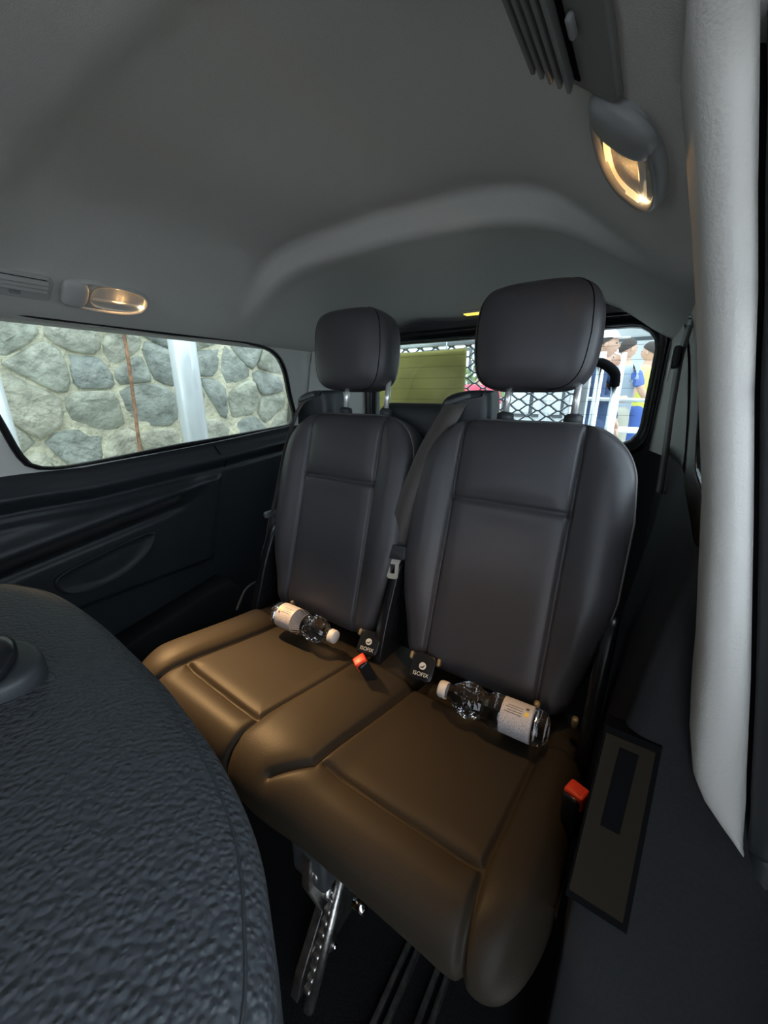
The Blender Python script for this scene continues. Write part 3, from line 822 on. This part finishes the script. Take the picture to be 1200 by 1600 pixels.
SR = [1.0, .995, .985, .97, .95, .92, .88, .83, .77, .70, .6, .45, .3, .15, .03]
for s in SR:
    for p in o3: q = cen+(p-cen)*s; vs.append((q.x, q.y, seat_top(p, s)))
K = len(rings)+len(SR)
for r_ in range(K-1):
    for i in range(n): j = (i+1) % n; fs.append((r_*n+i, r_*n+j, (r_+1)*n+j, (r_+1)*n+i))
fs.append(tuple(range((K-1)*n, K*n))); fs.append(tuple(range(n)))
sb = obj('folded_backrest', mesh(vs, fs), 'grain_shell', fs_root)
edge = [cen+(p-cen)*.972 for p in o3]
obj('edge_seam', mesh(*tube([(q.x, q.y, seat_top(q, .972)-.0004) for q in edge[8:-8]], .0010, 6)), 'dark_plastic', sb)
obj('seat_cushion', rbox((-.36, -.22, .55), (.52, .56, .16), .05, seg=4), 'leather', fs_root)
obj('seat_base', rbox((-.36, -.22, .235), (.40, .46, .47), .02), 'black', fs_root)
# release handle in its round recess
hp = Vector((-.352, .030, .812)); 
obj('handle_recess', prism(superell(.034, .028, 28, 2.4), (hp, (1, 0, 0), (0, 1, 0), (0, 0, 1)), -.02, .006, .005), 'dark_plastic', sb)
obj('release_handle', mesh(*tube(catmull([hp+Vector(a) for a in ((-.024, .0, .004), (-.012, .010, .012), (.010, .008, .013), (.024, -.004, .008), (.026, -.016, .003))], 6), .007, 10)), 'gloss_black', sb)

# ================================================================== VENTS AND LAMPS
def rail_frame(sgn, y, dx=.578):
    """frame on the sloped roof edge: ex along +Y, ey inboard/up along the slope, en out of the surface into the cabin"""
    z0, z1 = ceil_z(dx+.02, y), ceil_z(dx-.02, y)
    O = Vector((XC+sgn*dx, y, ceil_z(dx, y))); ey = Vector((-sgn*.04, 0, z1-z0)).normalized(); ex = Vector((0, 1, 0)); en = Vector((-sgn*ey.z, 0, -abs(ey.x))) if True else None
    en.normalize(); return O, ex, ey, en
def lamp(sgn, y, label, power):
    O, ex, ey, en = rail_frame(sgn, y, .575)
    root = empty('dome_lamp', O); tag(root, label, 'lamp', 'dome lamps on the roof edges')
    N = 64; o_ = superell(.100, .044, N, 2.5); i_ = superell(.091, .035, N, 2.6)
    dark = 'bezel_dark' if sgn > 0 else 'bezel'
    vs = []; fs = []
    def w3(x, yv, t): return O+ex*x+ey*yv+en*t
    secs = [(1.04, 0, -.012), (1.0, 0, .004), (.965, 0, .010), (.5, .5, .011), (0, 1, .007), (0, 1, .004)]
    for a, b, t in secs:
        for p, q in zip(o_, i_):
            if b == 0: vs.append(w3(p[0]*a, p[1]*a, t))
            else: vs.append(w3(p[0]*a+q[0]*b if b < 1 else q[0], p[1]*a+q[1]*b if b < 1 else q[1], t))
    for s in range(len(secs)-1):
        for k_ in range(N): j = (k_+1) % N; fs.append((s*N+k_, s*N+j, (s+1)*N+j, (s+1)*N+k_))
    bz = obj('bezel', mesh(vs, fs), dark, root)
    # bulged front lobe
    v, f = grid(lambda u, t: w3(-.072+.028*math.copysign(abs(math.cos(2*math.pi*u))**.6, math.cos(2*math.pi*u))*math.sin(t*math.pi/2), .036*math.copysign(abs(math.sin(2*math.pi*u))**.7, math.sin(2*math.pi*u))*math.sin(t*math.pi/2), .003+.016*math.cos(t*math.pi/2)**.6), 36, 10, True)
    obj('front_lobe', mesh(v, f), dark, root)
    # recessed bowl
    bo = superell(.064, .034, 40, 3.2, .026, 0); bi = superell(.050, .022, 40, 3.0, .028, 0)
    vs = []; fs = []
    for poly, t in ((bo, .006), (superell(.062, .0325, 40, 3.2, .026, 0), -.004), (bi, -.018), (superell(.004, .002, 40, 2, .042, 0), -.020)):
        for p in poly: vs.append(w3(p[0], p[1], t))
    for s in range(3):
        for k_ in range(40): j = (k_+1) % 40; fs.append((s*40+k_, s*40+j, (s+1)*40+j, (s+1)*40+k_))
    obj('reflector_bowl', mesh(vs, fs), 'reflector', root)
    obj('lit_lens', rbox(w3(.008, .019, -.004), (.046, .008, .007), .0025, axes=(ex, ey, en)), 'lens', root)
    obj('side_lens', prism([(-.007, -.006), (.008, -.006), (.002, .008)], (w3(.066, -.008, -.010), ex, ey, en), 0, .004), 'lens_white', root, smooth=False)
    obj('lamp_bar', mesh(*tube([w3(-.030, -.012, -.004), w3(.082, -.012, -.004)], .0065, 12)), 'reflector', root)
    obj('lamp_glint', rbox(w3(.082, -.012, .000), (.010, .008, .008), .003, axes=(ex, ey, en)), 'lens_white', root)  # small glowing block stands in for a lit glint inside the lamp
    ld = bpy.data.lights.new('lamp_light', 'SPOT'); ld.energy = power; ld.color = (1, .60, .25); ld.spot_size = R(51); ld.spot_blend = 1.0; ld.shadow_soft_size = .02
    lo_ = bpy.data.objects.new('lamp_light', ld); C.objects.link(lo_); lo_.parent = root; lo_.location = en*.03+ex*.03
    tgt = Vector((-.64, .27, .43)) if sgn < 0 else Vector((-.26, .50, .43))
    lo_.rotation_euler = (tgt-(O+lo_.location)).to_track_quat('-Z', 'Y').to_euler()
    ld2 = bpy.data.lights.new('bowl_light', 'POINT'); ld2.energy = 1.8; ld2.color = (1, .55, .20); ld2.shadow_soft_size = .004
    l2 = bpy.data.objects.new('bowl_light', ld2); C.objects.link(l2); l2.parent = root; l2.location = en*-.003+ex*.03+ey*.002
lamp(-1, .52, 'lit oval dome lamp above the long side window', LAMP_L)
lamp(1, .545, 'lit dome lamp with dark housing at upper right of the ceiling', LAMP_R)
def vent(sgn, y0, y1, label, n, dx=.578):
    y = (y0+y1)/2; O, ex, ey, en = rail_frame(sgn, y, dx); hl = (y1-y0)/2
    root = empty('air_vent', O); tag(root, label, 'air vent', 'air vents on the roof edges')
    m1, m2 = ('vent_dark', 'trim_grey') if sgn > 0 else ('vent_grey', 'vent_grey')
    obj('vent_plate', prism(rrect(-hl, hl, -.030 if sgn < 0 else -.040, .036 if sgn < 0 else .052, .012, 5), (O, ex, ey, en), -.01, .005, .003), m1 if sgn > 0 else m2, root, smooth=False)
    obj('grille_recess', prism(rrect(-hl+.012, hl-.012, -.004, .032 if sgn < 0 else .048, .003, 3), (O, ex, ey, en), .004, .0056), 'black', root, smooth=False)
    for k_ in range(n):
        yy = -.002+(.034 if sgn < 0 else .050)*(k_+.5)/n
        obj('louver', rbox(O+ey*yy+en*.009, (2*hl-.022, .0036, .012), .001, axes=(ex, (ey+en*.5).normalized(), (en-ey*.5).normalized())), m1, root)
    kp = O+ey*-.012+en*.008+ex*(hl*.35)
    obj('thumb_wheel', rbox(kp, (.020, .005, .006), .002, axes=(ex, ey, en)), 'bezel_dark', root)
vent(-1, .20, .405, 'grey louvred air vent above the side window, next to oval lamp', 3)
vent(1, .19, .447, 'dark louvred air vent on the ceiling, ahead of right dome lamp', 5, .540)
cl = empty('cargo_lamp', (-.66, 1.66, 1.275)); tag(cl, 'small amber lamp strip above the rear window', 'lamp')
zc = ceil_z(-.03, 1.66)
obj('lamp_housing', rbox((-.64, 1.66, zc-.002), (.16, .05, .012), .004), 'bezel', cl)
obj('lamp_lens', rbox((-.64, 1.655, zc-.008), (.14, .036, .008), .003), 'amber', cl)

# ================================================================== OUTSIDE
gr = obj('ground', rbox((-1, 4, -.475), (26, 24, .05), 0), 'ground', smooth=False); struct(gr, 'pale paved ground around the van')
pv = obj('pavement', rbox((-1, 8.8, -.325), (26, 11, .25), 0), 'ground', smooth=False); struct(pv, 'raised pale pavement behind the van')
# ---- stone wall
XW = -2.9
wall = obj('wall_outside', rbox((XW-.16, 1.2, .75), (.30, 6.4, 2.4), .01), 'mortar', smooth=False); struct(wall, 'rubble stone wall with pale mortar outside the left window')
def clip(poly, ax, ay, nx, ny):
    out = []
    for i in range(len(poly)):
        p, q = poly[i], poly[(i+1) % len(poly)]; dp = (p[0]-ax)*nx+(p[1]-ay)*ny; dq = (q[0]-ax)*nx+(q[1]-ay)*ny
        if dp <= 0: out.append(p)
        if (dp < 0 < dq) or (dq < 0 < dp): t = dp/(dp-dq); out.append((p[0]+(q[0]-p[0])*t, p[1]+(q[1]-p[1])*t))
    return out
seeds = []
step = .30; y = -.6; row = 0
yy0, yy1, zz0, zz1 = -.5, 4.2, -.4, 1.92
z = zz0
while z < zz1+.2:
    y = yy0+(.11 if row % 2 else 0)
    while y < yy1+.2:
        seeds.append((y+random.uniform(-.12, .12), z+random.uniform(-.10, .10))); y += step*random.uniform(.8, 1.35)
    z += step*.70; row += 1
cnt = 0
for (sy, sz) in seeds:
    poly = [(yy0, zz0), (yy1, zz0), (yy1, zz1), (yy0, zz1)]
    if not (yy0 <= sy <= yy1 and zz0 <= sz <= zz1): continue
    near = [s for s in seeds if s != (sy, sz) and abs(s[0]-sy) < .8 and abs(s[1]-sz) < .8]
    for (a, b) in near:
        d = math.hypot(a-sy, b-sz); nx, ny = (a-sy)/d, (b-sz)/d; g = .004
        poly = clip(poly, sy+nx*(d/2-g), sz+ny*(d/2-g), nx, ny)
        if len(poly) < 3: break
    if len(poly) < 3: continue
    cx = sum(p[0] for p in poly)/len(poly); cz = sum(p[1] for p in poly)/len(poly)
    rp = resample(poly, 14); rp = [(cx+(a-cx)*random.uniform(.975, 1.02), cz+(b-cz)*random.uniform(.975, 1.02)) for a, b in rp]
    rp = [(.1*rp[i-1][0]+.8*rp[i][0]+.1*rp[(i+1) % 14][0], .1*rp[i-1][1]+.8*rp[i][1]+.1*rp[(i+1) % 14][1]) for i in range(14)]
    h = random.uniform(.012, .03); tx, tz = random.uniform(-.12, .12), random.uniform(-.12, .12)
    vs = []; fs = []
    for s, hh in ((1, -.03), (1, h*.15), (.88, h*.75), (.55, h)):
        for a, b in rp:
            q, r_ = cx+(a-cx)*s, cz+(b-cz)*s
            vs.append((XW-.01+hh+((q-cx)*tx+(r_-cz)*tz if hh > 0 else 0)+random.uniform(-.006, .006)*(1 if hh > 0 else 0), q, r_))
    for r_ in range(3):
        for i in range(14): j = (i+1) % 14; fs.append((r_*14+i, r_*14+j, (r_+1)*14+j, (r_+1)*14+i))
    fs.append(tuple(range(42, 56)))
    obj('stone', mesh(vs, fs), random.choice(STONES), wall); cnt += 1
# ---- poles outside the side window
def pole(x, y, r, label, m='pole_paint', z1=2.6, nm='steel_pole'):
    ro = empty(nm, (x, y, -.45)); tag(ro, label, 'pole')
    obj('shaft', mesh(*tube([(x, y, -.45), (x, y, z1)], r, 36)), m, ro)
    obj('base_plate', rbox((x, y, -.44), (r*3.2, r*3.2, .02), .004), m, ro)
    for sx in (-1, 1):
        for sy in (-1, 1): obj('anchor_bolt', mesh(*tube([(x+sx*r*1.25, y+sy*r*1.25, -.43), (x+sx*r*1.25, y+sy*r*1.25, -.40)], .012, 8)), 'steel', ro)
    obj('cap', mesh(*tube([(x, y, z1), (x, y, z1+.02), (x, y, z1+.03)], [r*1.03, r*1.03, r*.6], 36)), m, ro)
pole(-2.42, 1.405, .078, 'thick white steel pole standing in front of the stone wall')
pole(-2.05, .375, .085, 'white post added for the pale reflection at the front edge of the side window', z1=1.5, nm='reflection_post')  # added post stands in for a pale reflection at the window edge
rp_ = empty('rusty_pipe', (-2.84, 1.25, -.45)); tag(rp_, 'thin rusty pipe running up the stone wall', 'pipe')
obj('pipe_shaft', mesh(*tube(catmull([(-2.835, 1.24, -.45), (-2.83, 1.235, .5), (-2.83, 1.255, .9), (-2.835, 1.275, 1.3), (-2.835, 1.27, 1.9)], 5), .011, 10)), 'rust', rp_)
for z in (.2, 1.62): obj('pipe_clip', rbox((-2.84, 1.245 if z < 1 else 1.272, z), (.03, .07, .02), .004), 'rust', rp_)

# ---- cage of expanded metal mesh behind the van
YM = 2.25
cage = empty('mesh_cage', (-1.0, YM, -.45)); tag(cage, 'expanded metal mesh panel in a steel frame behind the rear window', 'fence')
xa, xb, za, zb_ = -1.72, -.30, -.30, 1.27
for x in (xa, xb): obj('frame_upright', rbox((x, YM, (za+zb_)/2-.06), (.045, .045, zb_-za+.16), .004), 'galv', cage)
for z in (za, zb_): obj('frame_rail', rbox(((xa+xb)/2, YM, z), (xb-xa, .04, .035), .004), 'galv', cage)
cw, chh = .105, .058; nx = int((xb-xa)/(cw/2)); rows = int((zb_-za)/chh)
def zig(flip):
    pts = []
    for i in range(nx+1):
        x = i*cw/2; zz = (chh/2 if (i+flip) % 2 else 0)*.96
        pts += [Vector((x-.008, 0, zz)), Vector((x+.008, 0, zz))]
    pts = [p for p in pts if 0 <= p.x <= xb-xa]
    return mesh(*ribbon(pts, (0, 1, .25), .012, .0075))
z0m, z1m = zig(0), zig(1)
for me in (z0m, z1m): me.materials.append(M['mesh_steel'])
for r_ in range(rows*2):
    o = bpy.data.objects.new('mesh_strand', z0m if r_ % 2 == 0 else z1m); C.objects.link(o); o.parent = cage
    o.location = Vector((xa, YM, za+.01+r_*chh/2+0)) - cage.location
bo = empty('olive_board', (-1.28, YM-.05, .80)); tag(bo, 'olive green fabric board hanging on the metal mesh', 'board')
def bf(u, v):
    x = -1.56+.645*u; z = .885+.345*v
    return (x, YM-.062+.004*math.sin(u*9)+.003*math.sin(v*7+u*4), z-.006*math.sin(u*3.1))
v, f = grid(bf, 24, 16)
me = mesh(v, f); b_ = obj('board_cloth', me, 'olive', bo); so_ = b_.modifiers.new('s', 'SOLIDIFY'); so_.thickness = .018
for x in (-1.40, -1.05): obj('hook', mesh(*tube(catmull([(x, YM-.048, 1.215), (x, YM-.04, 1.275), (x, YM-.02, 1.290), (x, YM-.0, 1.288)], 4), .004, 6)), 'galv', bo)
# posts and rails beyond
for x, y, r, nm, lb_ in ((-.265, 2.50, .016, 'handrail_post', 'slim white post right next to the mesh panel'), (-.175, 2.62, .013, 'handrail_post', 'slim pale post second right of the mesh panel')):
    ro = empty(nm, (x, y, -.45)); tag(ro, lb_, 'post'); obj('shaft', mesh(*tube([(x, y, -.45), (x, y, 1.2)], r, 14)), 'rear_post', ro); obj('foot', rbox((x, y, -.445), (.10, .10, .01), .002), 'rear_post', ro)
tro = empty('hand_truck', (-.18, 2.1, -.45)); tag(tro, 'hand truck with two silver tubes and black grip outside rear window', 'hand truck')
for x in (-.235, -.165):
    obj('tube_rail', mesh(*tube([(x, 2.06, -.40), (x+.01, 2.06, 1.02 if x > -.2 else 1.16)], .011, 12)), 'galv', tro)
obj('handle_grip', mesh(*tube(catmull([(-.235, 2.06, 1.125), (-.195, 2.05, 1.105), (-.160, 2.05, 1.07), (-.156, 2.06, 1.02)], 6), .021, 12)), 'black', tro)
for z in (.0, .45): obj('cross_bar', mesh(*tube([(-.235, 2.06, z), (-.157, 2.06, z)], .009, 10)), 'galv', tro)
obj('toe_plate', rbox((-.20, 1.98, -.44), (.24, .20, .01), .002), 'galv', tro)
for x in (-.32, -.08): obj('wheel', mesh(*tube([(x-.02, 2.10, -.36), (x+.02, 2.10, -.36)], .09, 20)), 'black', tro)
ba = empty('barrier_rope', (.1, 3.0, .5)); tag(ba, 'thin pale barrier bar crossing in front of the people', 'barrier')
obj('bar', mesh(*tube([(-.42, 2.75, .955), (.75, 2.75, .935)], .011, 10)), 'rear_post', ba)
for x in (-.42, .75):
    obj('stand', mesh(*tube([(x, 2.75, -.45), (x, 2.75, .96)], .014, 10)), 'rear_post', ba); obj('stand_base', mesh(*tube([(x, 2.75, -.45), (x, 2.75, -.43)], .12, 20)), 'rear_post', ba)
# ---- backdrop: building, awning, pillars, shrubs
bd = empty('market_building', (-1, 9, -.45)); tag(bd, 'pale building with open bays behind the people', 'building')
obj('wall', rbox((-1, 9.2, 2.0), (14, .3, 4.9), .0), 'facade', bd, smooth=False)
for i in range(6):
    x = -6.4+i*2.1; wn = obj('window', rbox((x, 9.03, 1.2), (1.3, .06, 1.5), .01), 'shell', bd)
    obj('pane', rbox((x-.32, 8.99, 1.2), (.56, .02, 1.36), .004), 'facade', wn); obj('pane', rbox((x+.32, 8.99, 1.2), (.56, .02, 1.36), .004), 'facade', wn)
aw = empty('awning', (.2, 8.4, -.2)); tag(aw, 'grey sloping awning roof above the people', 'awning')
obj('canopy', mesh([(-1.3, 7.8, 2.35), (1.9, 7.8, 1.55), (1.9, 8.9, 1.95), (-1.3, 8.9, 2.75), (-1.3, 7.8, 2.40), (1.9, 7.8, 1.60), (1.9, 8.9, 2.0), (-1.3, 8.9, 2.80)], [(0, 1, 2, 3), (4, 5, 6, 7), (0, 1, 5, 4), (1, 2, 6, 5), (2, 3, 7, 6), (3, 0, 4, 7)]), 'awning', aw, smooth=False)
for x, y, z in ((-1.25, 7.85, 2.34), (1.85, 7.85, 1.56), (1.85, 8.85, 1.94), (-1.25, 8.85, 2.74)): obj('awning_leg', mesh(*tube([(x, y, -.2), (x, y, z)], .025, 10)), 'galv', aw)
for i, (x, y, h) in enumerate(((-2.95, 5.0, 2.6), (-2.25, 4.9, 2.6), (-1.75, 5.0, 2.6), (-1.05, 4.9, 2.6))):
    ro = empty('scaffold_post', (x, y, -.2)); tag(ro, ('leftmost', 'second', 'third', 'rightmost')[i]+' pale steel post beyond the mesh panel', 'post', 'steel posts beyond the mesh')
    obj('shaft', mesh(*tube([(x, y, -.2), (x, y, h)], .05, 18)), 'rear_post', ro); obj('foot', rbox((x, y, -.19), (.2, .2, .02), .003), 'rear_post', ro)
def bush(x, y, s, label):
    ro = empty('shrub', (x, y, -.2)); tag(ro, label, 'shrub', 'shrubs behind the mesh'); vs = []; fs = []
    for k_ in range(420):
        th, ph, rr = random.uniform(0, 6.28), random.uniform(-1, 1), random.uniform(.55, 1)
        c_ = Vector((x+s*rr*math.cos(th)*math.sqrt(1-ph*ph), y+s*rr*math.sin(th)*math.sqrt(1-ph*ph), .35*s+s*1.3*rr*ph+.55))
        a = Vector((random.uniform(-1, 1), random.uniform(-1, 1), random.uniform(-1, 1))).normalized()*.09; b = a.orthogonal().normalized()*.04; i = len(vs)
        vs += [c_-a, c_+b, c_+a, c_-b]; fs.append((i, i+1, i+2, i+3))
    obj('foliage', mesh(vs, fs), 'foliage', ro, smooth=False); obj('stem', mesh(*tube([(x, y, -.2), (x, y, .6)], .04, 8)), 'rust', ro)
bush(-3.6, 6.2, .6, 'left green shrub beyond the mesh panel'); bush(-2.6, 6.8, .55, 'right green shrub beyond the mesh panel')
tb = empty('white_table', (-.10, 4.95, -.2)); tag(tb, 'white table standing low in front of the people', 'table')
obj('table_top', rbox((-.15, 4.95, .60), (.60, .45, .03), .006), 'white_cloth', tb)
for sx in (-.40, .10):
    for sy in (4.77, 5.13): obj('leg', mesh(*tube([(sx, sy, -.2), (sx, sy, .59)], .015, 8)), 'galv', tb)

# ---- people
def skinned(name, joints, edges, m, parent, root=0, sub=2):
    off = world_loc(parent)
    me = bpy.data.meshes.new(name); me.from_pydata([tuple(Vector(j[0])-off) for j in joints], edges, [])
    o = bpy.data.objects.new(name, me); C.objects.link(o); o.parent = parent; me.materials.append(M[m])
    sk = o.modifiers.new('skin', 'SKIN'); ly = me.skin_vertices[0].data
    for i, j in enumerate(joints):
        r_ = j[1]; ly[i].radius = r_ if isinstance(r_, tuple) else (r_, r_); ly[i].use_root = (i == root)
    sk.use_smooth_shade = True; s = o.modifiers.new('sub', 'SUBSURF'); s.levels = sub; s.render_levels = sub
    return o
def person(x, y, H, face, top, legs, hair, label, cap=None, arm_r=None, arm_l=None, short=True, lean=0, sleeve=None):
    """face: heading angle (0 = +X). arm_*: (elbow, hand) offsets in the body frame (forward, left, up from shoulder)"""
    g = -.20; k = H/1.75; fx = Vector((math.cos(face), math.sin(face), 0)); lx = Vector((-fx.y, fx.x, 0))
    ro = empty('person', (x, y, g)); tag(ro, label, 'person', 'people behind the van')
    def P(f, l, u): return Vector((x, y, g))+fx*f*k+lx*l*k+Vector((0, 0, u*k))
    def sh(s): return P(lean*.45, s*.19, 1.42)
    J = [(P(0, 0, .95), (.105*k, .095*k)), (P(lean*.2, 0, 1.15), (.095*k, .09*k)), (P(lean*.4, 0, 1.36), (.105*k, .09*k)), (P(lean*.5, 0, 1.50), .058*k), (P(lean*.52, 0, 1.57), .056*k)]
    E = [(0, 1), (1, 2), (2, 3), (3, 4)]
    arms = {}
    for s, arm in ((1, arm_l), (-1, arm_r)):
        arm = arm or ((.02, .05*s, -.28), (.08, .05*s, -.54)); a = sh(s); e = a+(fx*arm[0][0]+lx*arm[0][1]+Vector((0, 0, arm[0][2])))*k; h = a+(fx*arm[1][0]+lx*arm[1][1]+Vector((0, 0, arm[1][2])))*k
        arms[s] = (a, e, h); i = len(J); d = (h-e).normalized(); pl_ = h+d*.07*k
        J += [(a, .060*k), (e, .043*k), (h, .028*k), (h+d*.04*k, (.040*k, .020*k)), (pl_, (.036*k, .016*k))]; E += [(2, i), (i, i+1), (i+1, i+2), (i+2, i+3), (i+3, i+4)]
    for s in (1, -1):
        i = len(J); J += [(P(.0, s*.095, .86), .078*k), (P(.02, s*.10, .48), .058*k), (P(-.01, s*.105, .09), .040*k), (P(.12, s*.115, .04), (.045*k, .032*k)), (P(.19, s*.12, .03), (.035*k, .022*k))]
        E += [(0, i), (i, i+1), (i+1, i+2), (i+2, i+3), (i+3, i+4)]
    body = skinned('body', J, E, 'skin', ro)
    # fingers
    for s in (1, -1):
        a, e, h = arms[s]; d = (h-e).normalized(); sd_ = d.cross(Vector((0, 0, 1))); sd_ = sd_.normalized() if sd_.length > .05 else lx; pl_ = h+d*.07*k
        for q, (o_, ln) in enumerate(((-.027, .062), (-.009, .075), (.009, .07), (.027, .055))):
            b0 = pl_+sd_*o_*k; skinned('finger', [(b0-d*.01*k, .009*k), (b0+d*ln*.5*k, .008*k), (b0+d*ln*k+Vector((0, 0, -.012*k)), .007*k)], [(0, 1), (1, 2)], 'skin', body, sub=1)
        t0 = h+d*.02*k+sd_*-.03*k; skinned('thumb', [(t0, .011*k), (t0+d*.03*k-sd_*.02*k, .009*k), (t0+d*.06*k-sd_*.022*k, .008*k)], [(0, 1), (1, 2)], 'skin', body, sub=1)
    # head
    hc = P(lean*.56, 0, 1.66)
    def hf(u, v):
        th, ph = 2*math.pi*u, math.pi*(v-.5); c_, s_ = math.cos(ph), math.sin(ph)
        f_, l_, u_ = .095*c_*math.cos(th), .076*c_*math.sin(th), .118*s_
        if u_ < 0: l_ *= 1-.28*(u_/-.118); f_ *= 1-.12*(u_/-.118)
        if f_ > 0: f_ += .020*gauss(l_, .016)*gauss(u_+.012, .025)+.006*gauss(u_+.055, .012)*gauss(l_, .025)-.008*gauss(abs(l_)-.03, .014)*gauss(u_-.012, .014)
        return hc+fx*f_*k+lx*l_*k+Vector((0, 0, u_*k))
    v, f = grid(hf, 36, 26, True); hd = obj('head', mesh(v, f), 'skin', body)
    for s in (1, -1):
        obj('ear', rbox(hc+lx*s*.076*k+Vector((0, 0, -.005)), (.03*k, .014*k, .055*k), .006, axes=(fx, lx, Vector((0, 0, 1)))), 'skin', body)
        obj('eye', rbox(hc+fx*.083*k+lx*s*.03*k+Vector((0, 0, .012*k)), (.012*k, .018*k, .009*k), .003, axes=(fx, lx, Vector((0, 0, 1)))), 'hair_dark', body)
    obj('mouth', rbox(hc+fx*.086*k+Vector((0, 0, -.057*k)), (.012*k, .04*k, .006*k), .002, axes=(fx, lx, Vector((0, 0, 1)))), 'red_cloth', body)
    def hairf(u, t):
        v0 = .53+.15*math.cos(2*math.pi*u)
        return hc+(Vector(hf(u, v0+(1-v0)*t))-hc)*(1.09+.03*(1-t))+fx*-.006*k+Vector((0, 0, .004*k))
    v, f = grid(hairf, 32, 12, True)
    obj('hair', mesh(v, f), hair, body)
    if cap:
        v, f = grid(lambda u, t: hc+(Vector(hf(u, .62+.38*t))-hc)*1.16+Vector((0, 0, .012*k)), 32, 8, True); cp = obj('cap', mesh(v, f), cap, body)
        obj('cap_brim', prism([(.05, -.07), (.14, -.06), (.175, -.03), (.18, 0), (.175, .03), (.14, .06), (.05, .07)], (hc+Vector((0, 0, .055*k)), fx, lx, Vector((0, 0, 1))), 0, .006), cap, cp)
    # clothes
    T = [(P(0, 0, .80), (.150*k, .140*k)), (P(0, 0, .92), (.155*k, .145*k)), (P(lean*.2, 0, 1.15), (.150*k, .138*k)), (P(lean*.4, 0, 1.37), (.158*k, .135*k)), (P(lean*.45, 0, 1.46), (.085*k, .075*k))]; TE = [(0, 1), (1, 2), (2, 3), (3, 4)]
    for s in (1, -1):
        a, e, h = arms[s]; i = len(T); T.append((a, .074*k)); TE.append((3, i))
        if short: T.append((a.lerp(e, .75), .060*k)); TE.append((i, i+1))
        else: T += [(e, .056*k), (e.lerp(h, .93), .042*k)]; TE += [(i, i+1), (i+1, i+2)]
    skinned('shirt', T, TE, top, body)
    if sleeve:
        for s_ in (1, -1):
            a, e, h = arms[s_]; skinned('sleeve', [(a, .082*k), (a.lerp(e, .45), .070*k), (a.lerp(e, .85), .064*k)], [(0, 1), (1, 2)], sleeve, body)
    T = [(P(0, 0, 1.02), (.125*k, .12*k)), (P(0, 0, .92), (.135*k, .13*k))]; TE = [(0, 1)]
    for s in (1, -1): i = len(T); T += [(P(.0, s*.098, .82), .105*k), (P(.02, s*.10, .48), .080*k), (P(-.01, s*.105, .12), .066*k)]; TE += [(1, i), (i, i+1), (i+1, i+2)]
    skinned('trousers', T, TE, legs, body)
    for s in (1, -1): skinned('shoe', [(P(-.04, s*.105, .045), (.05*k, .05*k)), (P(.10, s*.115, .04), (.052*k, .042*k)), (P(.20, s*.12, .03), (.04*k, .03*k))], [(0, 1), (1, 2)], 'hair_dark', body)
person(-.45, 4.45, 1.70, R(-5), 'navy', 'navy', 'hair_dark', 'person in white cap and navy jacket reaching out a hand', cap='white_cloth', arm_l=((.06, .05, -.27), (.14, .04, -.50)), arm_r=((.05, -.08, -.27), (.22, -.07, -.26)), short=False)
person(-.54, 7.1, 1.76, R(200), 'purple', 'purple', 'hair_white', 'person with white hair and purple top standing farthest back', short=False)
person(-.375, 6.1, 1.80, R(35), 'grey_cloth', 'khaki', 'hair_dark', 'person in grey top with blue sleeves and khaki trousers', sleeve='blue', arm_r=((.10, -.06, -.26), (.24, -.03, -.40)))
person(-.155, 6.75, 1.80, R(160), 'yellow_cloth', 'blue', 'hair_dark', 'person in bright yellow shirt at the right edge of the rear window')
person(-1.58, 4.2, 1.50, R(-80), 'red_cloth', 'navy', 'hair_dark', 'person in red shirt behind the metal mesh')
